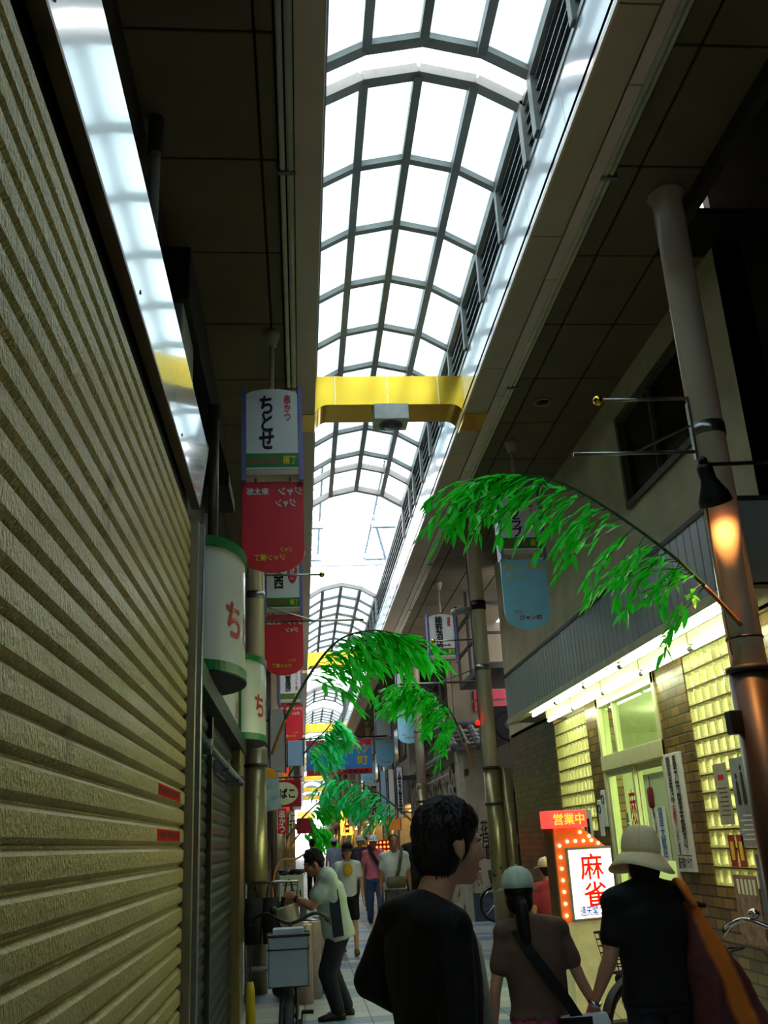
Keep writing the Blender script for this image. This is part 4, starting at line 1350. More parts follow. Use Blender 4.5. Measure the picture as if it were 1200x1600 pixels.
WARM = mat('warm_shop_light', (255, 226, 170), .4, emit=7, ecol=(255, 206, 130))
AWR = mat('awning_red', (160, 40, 40), .7)
AWG = mat('awning_green', (60, 96, 70), .7)
AWB = mat('awning_tan', (160, 130, 84), .7)
CW = mat('cream_wall', (170, 160, 136), .8, var=.12)
GW = mat('grey_wall', (126, 128, 126), .8, var=.12)
shop(3.1, 27.5, 4.0, 1, CW, 'narrow cream shopfront between the old tiled house and the grey one', None, None, WARM)
shop(3.1, 31.6, 6.0, 1, GW, 'grey shopfront with a tan awning, past the second house on the right', AWB, None, WARM)
shop(3.1, 37.8, 6.0, 1, CW, 'cream shopfront with a red awning, farther along the right side', AWR, WHITE, WARM)
shop(3.1, 44.0, 8.0, 1, GW, 'grey shopfront with a green awning near the bright end, right side', AWG, None, WARM)
shop(3.1, 52.2, 12.0, 1, CW, 'long cream shopfront far down the right side', AWB, WHITE, WARM)
shop(3.1, 64.4, 26.0, 1, GW, 'very distant grey shopfront on the right', AWR, WHITE, WARM)
shop(3.1, 90.6, 39.0, 1, CW, 'last cream shopfront on the right before the bright opening', AWB, WHITE, WARM)
shop(-.86, 19.0, 5.6, -1, CW, 'cream shopfront on the left, just past the red tobacco sign', None, None, WARM)
shop(-.86, 24.8, 6.0, -1, GW, 'grey shopfront on the left with a red awning', AWR, WHITE, WARM)
shop(-.86, 31.0, 9.0, -1, CW, 'cream shopfront far along the left with a tan awning', AWB, None, WARM)
shop(-.86, 40.2, 24.0, -1, GW, 'long grey shopfront far down the left side', None, WHITE, WARM)
shop(-.86, 64.4, 30.0, -1, CW, 'very distant cream shopfront on the left', AWR, WHITE, WARM)
shop(-.86, 94.6, 35.0, -1, GW, 'last grey shopfront on the left before the bright opening', None, WHITE, WARM)
blade(.5, 62, 3.0, .8, 1.2, MATS['amber_lit_board'], 'lit amber hanging sign below the fourth brass beam', '') if 0 else None


def blade(x, y, z, w, h, m, label, body='', ink=INK, lit=0, d=.14, vertical=True, group='small projecting signs far down the street'):
    t = thing('projecting_sign', label, 'sign', (x, y, z), group=group)
    mesh_obj('panel', MB().box(-w / 2, w / 2, -d / 2, d / 2, 0, h), m, t, bevel=.006)
    mesh_obj('frame', MB().box(-w / 2 - .02, -w / 2, -d / 2 - .01, d / 2 + .01, -.02, h + .02).box(w / 2, w / 2 + .02, -d / 2 - .01, d / 2 + .01, -.02, h + .02), DKGREY, t)
    if body:
        text(t, body, (0, -d / 2 - .001, h / 2), min(w * .7, .3) if vertical else w * .85, h * .85 if vertical else h * .6, ink, vertical=vertical, bold=.025)
    xe = ((3.125 if y < 27.4 else 3.105) if x > 1 else (-.865 if y >= 19 else -1.025)) - x
    mesh_obj('wall_bracket', MB().box(min(xe, -w / 2) if x < 1 else w / 2, max(xe, w / 2) if x > 1 else -w / 2, -.02, .02, h * .8, h * .8 + .04), DKGREY, t)
    return t


pb = mat('pale_blue_board', (150, 186, 214), .4, var=.05)
blade(-.1, 19.2, 3.0, .3, .48, pb, 'pale blue sign board tucked left of the red and blue banner', '')
blade(-.4, 17.2, 2.75, .26, 1.1, mat('pale_grey_board', (170, 168, 158), .5, var=.08), 'blank pale grey board left of the pale blue board')
p = AY(603, 1300, 24)
for k in range(3):
    blade(p.x - .02 + k * .18, 24 - k * .25, 2.0 + k * .02, .13, 1.15, (pb, WHITE, mat('glossy_white_strip', (226, 228, 236), .2))[k],
          ('left strip of the three white strip signs above the pink-shirted man', 'middle strip of the three white strip signs above the pink-shirted man', 'right strip of the three white strip signs above the pink-shirted man')[k], '食事' if k == 2 else '')
blade(2.55, 27.5, 1.8, .4, .55, mat('orange_board', (206, 128, 48), .5, emit=.15), 'orange square sign low on the right, past the old tiled house', '')
blade(2.4, 33, 2.3, .5, 1.1, WHITE, 'tall white projecting sign on the grey shopfront to the right', '喫茶')
blade(2.3, 43, 2.2, .5, .9, pb, 'small pale blue projecting sign near the bright end on the right', '')
blade(2.2, 49, 1.9, .6, 1.3, mat('yellow_lit_board', (250, 190, 70), .4, emit=1.2), 'small lit yellow sign near the bright end on the right', '酒', REDINK)
blade(-.45, 23.5, 2.3, .35, 1.0, mat('red_lit_board', (230, 60, 50), .4, emit=.3), 'red projecting sign on the left beyond the tobacco sign', '串', YELINK)
blade(.1, 34, 1.9, .5, .5, mat('round_red_board', (170, 40, 60), .5), 'dark red projecting sign far along the left', '')
blade(.2, 46, 2.2, .7, .8, mat('amber_lit_board', (255, 190, 90), .4, emit=1.0), 'lit amber sign far along the left by the bright opening', '')
# lit orange lattice sign on the pavement and small lanterns
t = thing('lit_board', 'low lit orange bulb board between the walkers, right of the street', 'sign', (2.0, 26, 0))
mesh_obj('post', MB().box(-.03, .03, -.03, .03, 0, 1.1), BLACKP, t)
mesh_obj('board', MB().box(-.3, .3, -.05, .05, 1.1, 1.55), mat('dark_red_board', (110, 30, 20), .5), t)
for i in range(6):
    for j in range(4):
        mesh_obj('bulb', MB().ell((-.25 + i * .1, -.06, 1.16 + j * .11), .03, .02, .03, 6, 5), mat('orange_bulb', (255, 110, 40), .4, emit=4, ecol=(255, 90, 30)), t)
t = thing('paper_lantern', 'small glowing orange lantern under the eave of the old tiled house', 'lantern', (2.95, 21.2, 1.75))
mesh_obj('shade', MB().ell((0, 0, .16), .09, .09, .15), mat('lit_lantern', (255, 130, 60), .5, emit=1.6, ecol=(255, 110, 40)), t)
mesh_obj('cap', MB().lathe([(.05, .3), (.05, .34)], 10), BLACKP, t)
mesh_obj('cord', MB().tube([(0, 0, .34), (0, 0, 1.4)], .006, 5), BLACKP, t)

# ------------------------------------------------------------------ goods by the left column
t = thing('poster', 'hanging drinks poster with an orange top, right of the left column', 'poster', AY(428, 1268, 12.6))
mesh_obj('sheet', MB().prism([(-.13, .0), (.1, .03), (.06, .46), (-.13, .52)], (0, .004, 0), (1, 0, 0), (0, 0, 1), (0, -.006, 0)), mat('bottle_poster', (150, 172, 190), .5, var=.35, scale=9), t)
mesh_obj('orange_top', MB().prism([(-.13, .44), (.06, .4), (.02, .5), (-.05, .54), (-.13, .53)], (0, -.003, 0), (1, 0, 0), (0, 0, 1), (0, -.004, 0)), mat('orange_print', (226, 150, 30), .5), t)
mesh_obj('hanging_bar', MB().tube([(-.66, .02, .5), (.08, .02, .5)], .01, 6), STEEL, t)
t = thing('cloth_banner', 'small red vertical banner with white characters behind the drinks poster', 'banner', AY(441, 1303, 13.2))
mesh_obj('cloth', MB().box(-.06, .06, -.005, .005, 0, .32), PLRED, t)
text(t, '串かつ', (0, -.006, .16), .08, .28, WHITE, vertical=True, bold=.03)
mesh_obj('pole', MB().tube([(-.08, 0, -t.location.z), (-.08, 0, .4)], .01, 6), STEEL, t)
RX, RY = -.33, 10.9
t = thing('garment_rack', 'steel rack carrying black bags beside the left column', 'rack', (RX, RY, 0))
for x in (-.28, .28):
    mesh_obj('upright', MB().tube([(x, 0, 0), (x, 0, 1.15)], .014, 8), STEEL, t)
mesh_obj('top_rail', MB().tube([(-.28, 0, 1.15), (.28, 0, 1.15)], .014, 8), STEEL, t)
mesh_obj('shelf', MB().box(-.28, .28, -.15, .15, .3, .32), STEEL, t)
BAGM = mat('black_bag_cloth', (20, 20, 22), .8, var=.3)
for k in range(3):
    b = thing('hanging_bag', ('black bag hung at the left end of the steel rack', 'black bag hung in the middle of the steel rack', 'black bag hung at the right end of the steel rack')[k], 'bag', (RX - .2 + k * .19, RY - .03, .55), group='black bags on the rack')
    mesh_obj('bag_body', MB().loft([((0, 0, 0), (.085, 0, 0), (0, .06, 0)), ((0, 0, .25), (.1, 0, 0), (0, .07, 0)), ((0, 0, .45), (.08, 0, 0), (0, .05, 0))], 16), BAGM, b)
    mesh_obj('strap', MB().tube([(-.05, 0, .43), (-.03, .02, .57), (0, .03, .62), (.03, .02, .57), (.05, 0, .43)], .01, 6), BAGM, b)
b = thing('carton', 'white printed carton on top of the stack right of the black bags', 'box', (-.12, 11.2, 0))
mesh_obj('crate_stack', MB().box(-.16, .16, -.15, .15, 0, .95), mat('grey_crate', (90, 90, 88), .6, var=.2), b, bevel=.01)
mesh_obj('carton_body', MB().box(-.13, .13, -.13, .13, .95, 1.2), mat('carton_white', (190, 188, 172), .7), b, bevel=.004)
pm = MB()
for q in range(3):
    pm.box(-.1, .06, -.131, -.13, 1.15 - q * .025, 1.16 - q * .025)
pm.box(-.02, .03, -.131, -.13, .98, 1.05).box(.05, .1, -.131, -.13, .98, 1.05)
mesh_obj('print', pm, INK, b)
for k in range(3):
    solo('bowl', MB().lathe([(.02, 0), (.06, .02), (.075, .06), (.07, .06), (.05, .02)], 16, Matrix.Translation((-.2 + k * .08, 11.2 + (k % 2) * .1 - .02, 1.2))), mat('dark_glaze', (44, 54, 56), .12, var=.3), ('dark glossy bowl on the white carton, the left one of three', 'dark glossy bowl on the white carton, the middle one of three', 'dark glossy bowl on the white carton, the right one of three')[k], 'bowl', 'bowls on the carton')
t = thing('wire_hoop', 'thin orange wire hoop frame standing behind the bending man', 'rack', (.02, 11.8, 0))
mesh_obj('wire', MB().tube(spline([(-.35, 0, 0), (-.35, 0, 1.2), (-.1, 0, 1.36), (.15, 0, 1.3), (.18, 0, 0)], 6), .012, 6), mat('orange_wire', (190, 128, 60), .5), t)
for k in range(3):
    t = thing('metal_can', ('tall silver can at the foot of the goods, the nearest of three', 'tall silver can at the foot of the goods, the middle of three', 'tall silver can at the foot of the goods, the farthest of three')[k], 'can', (.0 + .09 * k, 10.6 + .32 * k, 0), group='silver cans by the goods')
    mesh_obj('can_body', MB().lathe([(.09, 0), (.09, .72), (.095, .73), (.085, .745)], 20), mat('pinkish_tin', (186, 160, 150), .3, .5, var=.2), t)
    mesh_obj('can_lid', MB().lathe([(.085, .745), (.07, .76), (.001, .76)], 20), STEEL, t)
# ================================================================== BICYCLES
def bicycle(label, loc, rz, frame_m, metal=CHROME, basket=True, crate=False, tilt=0.06, child=False):
    """city bicycle, front towards local +Y"""
    t = thing('bicycle', label, 'bicycle', loc, rz, group='parked bicycles')
    t.matrix_basis = t.matrix_basis @ Matrix.Rotation(tilt, 4, 'Y')
    t.rotation_euler = t.matrix_basis.to_euler()
    R = .31
    for nm, y in (('front_wheel', .53), ('rear_wheel', -.53)):
        w = mesh_obj(nm, MB().tube([(0, y + (R - .018) * math.cos(a), R + (R - .018) * math.sin(a)) for a in [2 * PI * i / 36 for i in range(36)]], .02, 8, True), RUBBER, t)
        mesh_obj('rim', MB().tube([(0, y + (R - .045) * math.cos(a), R + (R - .045) * math.sin(a)) for a in [2 * PI * i / 36 for i in range(36)]], .012, 6, True), metal, w)
        sp = MB()
        for i in range(18):
            a = 2 * PI * i / 18
            sp.tube([(.02 * (-1) ** i, y + .02 * math.cos(a + .5), R + .02 * math.sin(a + .5)), (0, y + (R - .05) * math.cos(a), R + (R - .05) * math.sin(a))], .0018, 4)
        mesh_obj('spokes', sp, metal, w)
        mesh_obj('hub', MB().tube([(-.05, y, R), (.05, y, R)], .02, 10), metal, w)
        a0, a1 = (-.2, 2.6) if nm == 'rear_wheel' else (.5, 2.7)
        if nm == 'rear_wheel':
            a0, a1 = .6, 3.5
        vs = []; fs = []
        for i in range(15):
            a = a0 + (a1 - a0) * i / 14
            for xx, rr in ((-.03, R + .01), (0, R + .028), (.03, R + .01)):
                vs.append((xx, y + rr * math.cos(a), R + rr * math.sin(a)))
        for i in range(14):
            for j in range(2):
                fs.append((i * 3 + j, i * 3 + j + 1, i * 3 + j + 4, i * 3 + j + 3))
        mesh_obj('mudguard', MB().add(vs, fs, True), metal, t)
    f = MB()
    bb = V((0, -.1, .27)); st = V((0, -.25, .72)); hd = V((0, .33, .68)); hd2 = V((0, .29, .84)); rr_ = V((0, -.53, R))
    f.tube([hd, (0, .14, .38), bb], .018, 10).tube([bb, st], .016, 10).tube([(0, .31, .74), (0, .1, .5), (0, -.18, .48)], .014, 8).tube([hd, hd2], .02, 10)
    for s in (-1, 1):
        f.tube([bb + V((s * .03, 0, 0)), rr_ + V((s * .055, 0, 0))], .009, 6).tube([st + V((0, 0, -.08)), rr_ + V((s * .055, 0, 0))], .008, 6)
    mesh_obj('frame', f, frame_m, t)
    fk = MB()
    for s in (-1, 1):
        fk.tube([(0, .35, .66), (s * .05, .37, .6), (s * .055, .47, .4), (s * .05, .53, R)], .011, 8)
    mesh_obj('fork', fk, metal, t)
    hb = mesh_obj('handlebar', MB().tube([hd2, (0, .26, 1.0)], .013, 8).tube(spline([(-.27, .0, 1.0), (-.25, .14, 1.03), (-.16, .24, 1.06), (0, .26, 1.0), (.16, .24, 1.06), (.25, .14, 1.03), (.27, .0, 1.0)], 5), .012, 8), metal, t)
    for s in (-1, 1):
        mesh_obj('grip', MB().tube([(s * .256, .09, 1.02), (s * .272, -.04, .995)], .018, 10), RUBBER, hb)
        mesh_obj('brake_lever', MB().tube([(s * .24, .16, 1.03), (s * .27, .12, 1.0), (s * .285, .02, .97)], .006, 6), metal, hb)
    mesh_obj('bell', MB().ell((.12, .25, 1.085), .03, .03, .025), metal, hb)
    mesh_obj('saddle', MB().loft([((0, .02, .82), (.02, 0, 0), (0, 0, .02)), ((0, -.08, .83), (.035, 0, 0), (0, 0, .03)), ((0, -.2, .835), (.075, 0, 0), (0, 0, .035)), ((0, -.31, .85), (.1, 0, 0), (0, 0, .03))], 14), RUBBER, t)
    mesh_obj('seat_post', MB().tube([st - V((0, -.02, .1)), (0, -.2, .82)], .012, 8), metal, t)
    cr = mesh_obj('chain_guard', MB().prism([(-.55, .28), (-.12, .2), (.0, .24), (.02, .33), (-.1, .36), (-.55, .34)], (.05, 0, 0), (0, 1, 0), (0, 0, 1), (.012, 0, 0)), frame_m, t)
    mesh_obj('crank', MB().tube([(-.08, bb.y, bb.z), (.08, bb.y, bb.z)], .014, 8).tube([(.085, bb.y, bb.z), (.09, bb.y + .12, bb.z - .11)], .01, 6).tube([(-.085, bb.y, bb.z), (-.09, bb.y - .12, bb.z + .11)], .01, 6), metal, t)
    for s in (-1, 1):
        mesh_obj('pedal', MB().cbox((s * .13, bb.y + s * .12, bb.z - s * .11), .08, .06, .02), RUBBER, t)
    mesh_obj('rear_rack', MB().tube([(-.06, -.2, .66), (-.06, -.78, .67), (.06, -.78, .67), (.06, -.2, .66)], .008, 6).box(-.05, .05, -.7, -.3, .662, .668).tube([(.06, -.6, .67), (.06, -.53, R)], .006, 6).tube([(-.06, -.6, .67), (-.06, -.53, R)], .006, 6), metal, t)
    mesh_obj('kickstand', MB().tube([(.07, -.5, R - .02), (.13, -.5, .0)], .01, 6).tube([(-.07, -.5, R - .02), (-.13, -.5, .0)], .01, 6), metal, t)
    mesh_obj('head_lamp', MB().lathe([(.001, -.05), (.03, -.04), (.04, .02), (.035, .03)], 14, Matrix.Translation((.07, .5, .62)) @ Matrix.Rotation(-PI / 2, 4, 'X')), metal, t)
    if basket:
        bk = MB()
        z0, z1 = .66, .9
        for k in range(7):
            z = z0 + (z1 - z0) * k / 6; g = .13 + .03 * k / 6; d = .1 + .025 * k / 6
            bk.tube([(-g, .47 - d, z), (g, .47 - d, z), (g, .47 + d, z), (-g, .47 + d, z)], .004 if k < 6 else .007, 4, True)
        for i in range(9):
            x = -1 + 2 * i / 8
            for sy in (-1, 1):
                bk.tube([(x * .13, .47 + sy * .1, z0), (x * .16, .47 + sy * .125, z1)], .003, 4)
        for i in range(7):
            y_ = -1 + 2 * i / 6
            for sx in (-1, 1):
                bk.tube([(sx * .13, .47 + y_ * .1, z0), (sx * .16, .47 + y_ * .125, z1)], .003, 4)
            bk.tube([(-.13, .47 + y_ * .1, z0), (.13, .47 + y_ * .1, z0)], .003, 4)
        mesh_obj('basket', bk, RUBBER if frame_m is BLKF else metal, t)
    return t


BLKF = mat('black_bike_frame', (22, 22, 24), .3, .3, var=.1)
GREENF = mat('green_bike_frame', (60, 170, 50), .35, .2, var=.1)
bicycle('bicycle with chrome handlebars at the right edge, under the lamp column', (2.5, 5.05, 0), 2.75, BLKF, basket=False)
b2 = bicycle('dark bicycle with a wire basket and green frame behind the hand-holding pair', (2.46, 6.6, 0), 2.2, GREENF, DKGREY)
bicycle('bicycle parked across the old tiled house\'s side wall behind the second right column', (4.1, 18.58, 0), PI / 2 + .04, BLKF)
b4 = bicycle('black bicycle facing the viewer with a grey crate on its front, left side', (-.12, 7.35, 0), PI, BLKF, DKGREY, basket=False, tilt=-.03)
t = thing('crate', 'translucent grey plastic crate strapped on the front of the black bicycle', 'crate', (-.1, 6.72, .66))
CRT = mat('grey_translucent_plastic', (186, 196, 198), .35, var=.08)
mesh_obj('crate_shell', MB().box(-.13, .13, -.1, -.094, 0, .28).box(-.13, .13, .094, .1, 0, .3).box(-.13, -.124, -.1, .1, 0, .3).box(.124, .13, -.1, .1, 0, .3).box(-.13, .13, -.1, .1, 0, .006), CRT, t)
mesh_obj('rim', MB().tube([(-.135, -.105, .3), (.135, -.105, .3), (.135, .105, .3), (-.135, .105, .3)], .009, 6, True), DKGREY, t)
mesh_obj('band', MB().tube([(-.134, -.104, .22), (.134, -.104, .22), (.134, .104, .22), (-.134, .104, .22)], .004, 6, True), DKGREY, t)
solo('foam_box', MB().box(-.2, -.0, 6.65, 6.79, .668, 1.0), mat('white_foam', (196, 204, 204), .7), 'white foam box standing inside the grey crate on the black bicycle', 'box', bevel=.006)
t = thing('umbrella', 'yellow-handled umbrella standing beside the black bicycle', 'umbrella', (-.36, 7.0, 0))
mesh_obj('canopy', MB().lathe([(.008, .1), (.035, .2), (.03, .6), (.02, .66)], 10), mat('yellow_cloth', (214, 186, 40), .6), t)
mesh_obj('shaft', MB().tube([(0, 0, 0), (0, 0, .82)], .007, 6), DKGREY, t)
# ================================================================== PEOPLE
def skin_mat(nm, c):
    return mat(nm, c, .55, var=.06, scale=20)


SKIN = skin_mat('skin', (206, 150, 116))
SKIND = skin_mat('skin_tanned', (168, 112, 82))
HAIR = mat('black_hair', (11, 9, 8), .62, var=.3, scale=60, stretch=(1, 1, .2))
EYEW = mat('eye_white', (225, 222, 215), .3, var=.02)
LIP = mat('lip', (166, 92, 84), .5, var=.05)


def remesh(o, vox, sm=6, disp=0.0, dsize=.12):
    r = o.modifiers.new('remesh', 'REMESH')
    r.mode = 'VOXEL'; r.voxel_size = vox; r.use_smooth_shade = True
    s = o.modifiers.new('smooth', 'SMOOTH')
    s.factor = .5; s.iterations = sm
    if disp:
        tx = bpy.data.textures.get('folds') or bpy.data.textures.new('folds', 'CLOUDS')
        tx.noise_scale = dsize
        d = o.modifiers.new('folds', 'DISPLACE')
        d.texture = tx; d.strength = disp; d.mid_level = .5
    return o


def rotm(yaw=0, pitch=0, roll=0):
    """head turn: yaw to the person's left +, pitch up +"""
    return (Matrix.Rotation(yaw, 3, 'Z') @ Matrix.Rotation(pitch, 3, 'X') @ Matrix.Rotation(roll, 3, 'Y'))


BASE = dict(head=(0, .035, 1.575), neck=(0, -.01, 1.425), hip=(0, 0, .90),
            shL=(-.175, -.005, 1.37), elL=(-.225, -.03, 1.10), wrL=(-.235, .05, .86),
            shR=(.175, -.005, 1.37), elR=(.225, -.03, 1.10), wrR=(.235, .05, .86),
            hpL=(-.085, 0, .88), knL=(-.095, .025, .48), anL=(-.10, -.02, .075),
            hpR=(.085, 0, .88), knR=(.095, .025, .48), anR=(.10, -.02, .075))


def hand(mb, w, el, s, side, curl=.5, palm=None):
    """palm, four unequal fingers with two bends and a thumb from the side of the palm"""
    d = (w - el).normalized()
    ref = V(palm) if palm else V((-side, 0, 0)) * -1
    n = (ref - d * ref.dot(d))
    n = n.normalized() if n.length > 1e-4 else V((0, 1, 0))
    e = d.cross(n) * 1.0                       # across the knuckles
    for k in range(4):
        a = w + e * (k - 1.5) * .012 * s
        b = w + d * .085 * s + e * (k - 1.5) * .021 * s
        mb.cap(a, b, .015 * s, .0125 * s, 8)
        ln = (.066, .078, .074, .058)[k] * s
        p = b
        dd = d
        for q in range(3):
            dd = (dd * math.cos(curl * (.45 + .25 * q)) + n * math.sin(curl * (.45 + .25 * q))).normalized()
            p2 = p + dd * ln * (.45, .32, .27)[q]
            mb.cap(p, p2, (.0098 - .0008 * q) * s, (.0092 - .001 * q) * s, 8)
            p = p2
    th = w + d * .02 * s - e * .025 * s
    p2 = th + (d * .7 - e * .75 + n * .35).normalized() * .04 * s
    p3 = p2 + (d * .9 - e * .15 + n * .4).normalized() * .032 * s
    mb.cap(th, p2, .014 * s, .0115 * s, 8).cap(p2, p3, .011 * s, .0085 * s, 8)


def torso_rings(J, g, girth, top=True, z0=-.10, wide=1.0):
    hip, nk = V(J['hip']), V(J['neck'])
    shv = (V(J['shR']) - V(J['shL'])).normalized()
    hpv = (V(J['hpR']) - V(J['hpL'])).normalized()
    ax = (nk - hip).normalized()
    tab = [(z0, .158, .112), (0.0, .158, .112), (.17, .142, .1), (.33, .15, .104), (.55, .165, .115), (.74, .168, .108), (.86, .15, .085), (.94, .095, .066), (1.0, .062, .058)]
    L = (nk - hip).length
    rings = []
    for f, rx, ry in tab:
        u = (hpv * (1 - max(0, f)) + shv * max(0, f)).normalized()
        u = (u - ax * u.dot(ax)).normalized()
        w = ax.cross(u)
        gg = girth if f < .8 else 1
        c = hip + ax * (L * f)
        if .3 < f < .8:
            c = c + w * .0
        rings.append((c, u * (rx * gg * wide + g), w * (ry * gg + g)))
    return rings


def person(label, loc, rz, height=1.68, J=None, girth=1.0, vox=.012, skin=None, head_rot=None, shirt=None, sleeve='short', shirt_g=.014,
           trousers=None, shorts=False, shoes=None, hair='short', hat=None, curl=.5, palms=(None, None), hair_m=None, hem=-.12, neckhole=0.0, headscale=1.0, face=True):
    J_ = dict(BASE)
    if J:
        J_.update(J)
    s = height / 1.7
    t = thing('person', label, 'person', loc, rz, group='people in the arcade')
    J = {k: V(v) * s for k, v in J_.items()}
    skin = skin or SKIN
    HR = head_rot or Matrix.Identity(3)
    hc = J['head']
    hs = s * headscale

    def H(x, y, z):
        return hc + HR @ (V((x, y, z)) * hs)
    b = MB()
    # skull, jaw, face
    b.ell(H(0, -.012, .03), .076 * hs, .094 * hs, .092 * hs, 18, 12, HR)
    b.ell(H(0, .022, -.045), .058 * hs, .068 * hs, .068 * hs, 16, 10, HR)
    b.ell(H(0, .055, -.09), .032 * hs, .03 * hs, .024 * hs, 12, 8, HR)
    for sg in (-1, 1):
        b.ell(H(sg * .038, .058, -.022), .026 * hs, .024 * hs, .03 * hs, 10, 8, HR)
        b.ell(H(sg * .03, .078, .022), .028 * hs, .012 * hs, .01 * hs, 10, 6, HR)
    if face:
        b.cap(H(0, .083, .012), H(0, .106, -.028), .009 * hs, .0135 * hs, 8)
        for sg in (-1, 1):
            b.ell(H(sg * .012, .092, -.032), .009 * hs, .009 * hs, .008 * hs, 8, 6, HR)
        b.ell(H(0, .083, -.062), .024 * hs, .012 * hs, .009 * hs, 10, 6, HR)
        b.ell(H(0, .08, -.072), .02 * hs, .011 * hs, .008 * hs, 10, 6, HR)
    for sg in (-1, 1):
        b.ell(H(sg * (.082 if hair == 'shaggy' else .079), -.004, -.008), .010 * hs, .02 * hs, .033 * hs, 10, 8, HR @ Matrix.Rotation(sg * -.35, 3, 'Z'))
        b.ell(H(sg * (.081 if hair == 'shaggy' else .078), .002, -.036), .008 * hs, .010 * hs, .012 * hs, 8, 6, HR)
    # neck and torso
    b.cap(J['neck'] - V((0, 0, .05 * s)), H(0, -.018, -.045), .058 * s, .05 * hs, 14)
    tr = [(c, u * s, w * s) for c, u, w in torso_rings(J_, -.004, girth)]
    b.loft([(c * s if False else V(c) * s, u, w) for c, u, w in tr])
    for sd in 'LR':
        b.cap(J['sh' + sd], J['el' + sd], .046 * s * girth, .037 * s * girth)
        m_ = J['el' + sd].lerp(J['wr' + sd], .3)
        b.cap(J['el' + sd], m_, .036 * s * girth, .035 * s * girth).cap(m_, J['wr' + sd], .035 * s * girth, .024 * s)
        hand(b, J['wr' + sd], J['el' + sd], s, -1 if sd == 'L' else 1, curl, palms[0 if sd == 'L' else 1])
        b.cap(J['hp' + sd], J['kn' + sd], .078 * s * girth, .052 * s * girth)
        m_ = J['kn' + sd].lerp(J['an' + sd], .3) + V((0, -.012 * s, 0))
        b.cap(J['kn' + sd], m_, .05 * s * girth, .054 * s * girth).cap(m_, J['an' + sd], .052 * s * girth, .036 * s)
        a = J['an' + sd]
        b.cap(a + V((0, -.03 * s, -.035 * s)), a + V((0, .13 * s, -.045 * s)), .033 * s, .026 * s)
    remesh(mesh_obj('body', b, skin, t), vox, 4)
    if face:
        for sg in (-1, 1):
            e = mesh_obj('eye', MB().ell(H(sg * .03, .0765, .006), .013 * hs, .008 * hs, .0065 * hs, 10, 6, HR), EYEW, t)
            mesh_obj('iris', MB().ell(H(sg * .03, .083, .006), .0055 * hs, .003 * hs, .0055 * hs, 8, 5, HR), INK, e)
            mesh_obj('eyebrow', MB().chain([H(sg * .014, .092, .03), H(sg * .03, .092, .035), H(sg * .048, .08, .03)], [.004 * hs, .0045 * hs, .003 * hs], 6), hair_m or HAIR, t)
        mesh_obj('mouth', MB().ell(H(0, .0935, -.0665), .02 * hs, .003 * hs, .0045 * hs, 10, 6, HR), LIP, t)
    # clothes
    if shirt:
        g = shirt_g
        m_ = MB()
        rg = [(V(c) * s, u * s, w * s) for c, u, w in torso_rings(J_, g, girth, z0=hem)]
        if neckhole:
            rg = rg[:-2] + [(rg[-2][0], rg[-2][1] * (1 - neckhole * .2), rg[-2][2])]
        else:
            rg = rg[:-1] + [(rg[-1][0].lerp(rg[-2][0], .35), rg[-1][1], rg[-1][2])]
        m_.loft(rg, 24)
        for sd in 'LR':
            S, E_, W = J['sh' + sd], J['el' + sd], J['wr' + sd]
            if sleeve == 'short':
                m_.cap(S, S.lerp(E_, .62), (.046 + g * .5) * s * girth, (.05 + g * .6) * s * girth)
            else:
                m_.cap(S, E_, (.05 + g) * s * girth, (.046 + g) * s * girth).cap(E_, E_.lerp(W, .9), (.045 + g) * s * girth, (.034 + g) * s * girth)
            nb_ = J['neck'] + V((0, -.02 * s, -.035 * s))
            m_.cap(nb_, S, (.06 + g) * s * girth, (.055 + g) * s * girth)
            m_.cap(J['neck'] + V((0, -.045 * s, -.015 * s)), S.lerp(nb_, .35) + V((0, -.03 * s, 0)), .04 * s, .06 * s)
        remesh(mesh_obj('shirt', m_, shirt, t), vox, 14, .012 * s)
    if trousers:
        m_ = MB()
        rg = [(V(c) * s, u * s, w * s) for c, u, w in torso_rings(J_, .012, girth, z0=-.16)][:3]
        m_.loft(rg, 22)
        for sd in 'LR':
            h_, k_, a_ = J['hp' + sd], J['kn' + sd], J['an' + sd]
            if shorts:
                m_.cap(h_, h_.lerp(k_, .8), .098 * s * girth, .09 * s * girth)
            else:
                m_.cap(h_, k_, .096 * s * girth, .075 * s * girth).cap(k_, a_ + V((0, 0, .02 * s)), .074 * s * girth, .068 * s)
        remesh(mesh_obj('trousers', m_, trousers, t), vox, 5, .014 * s)
    if shoes:
        for sd in 'LR':
            a = J['an' + sd]
            sh = MB()
            sh.loft([(a + V((0, -.075 * s, -.05 * s)), V((.03 * s, 0, 0)), V((0, 0, .03 * s))), (a + V((0, -.03 * s, -.03 * s)), V((.042 * s, 0, 0)), V((0, 0, .045 * s))),
                     (a + V((0, .06 * s, -.04 * s)), V((.045 * s, 0, 0)), V((0, 0, .036 * s))), (a + V((0, .15 * s, -.05 * s)), V((.048 * s, 0, 0)), V((0, 0, .025 * s))), (a + V((0, .19 * s, -.055 * s)), V((.025 * s, 0, 0)), V((0, 0, .016 * s)))], 14)
            mesh_obj('shoe', sh, shoes, t)
    # hair
    rng = random.Random(int(abs(loc[0] * 977 + loc[1] * 131)))
    hm = hair_m or HAIR
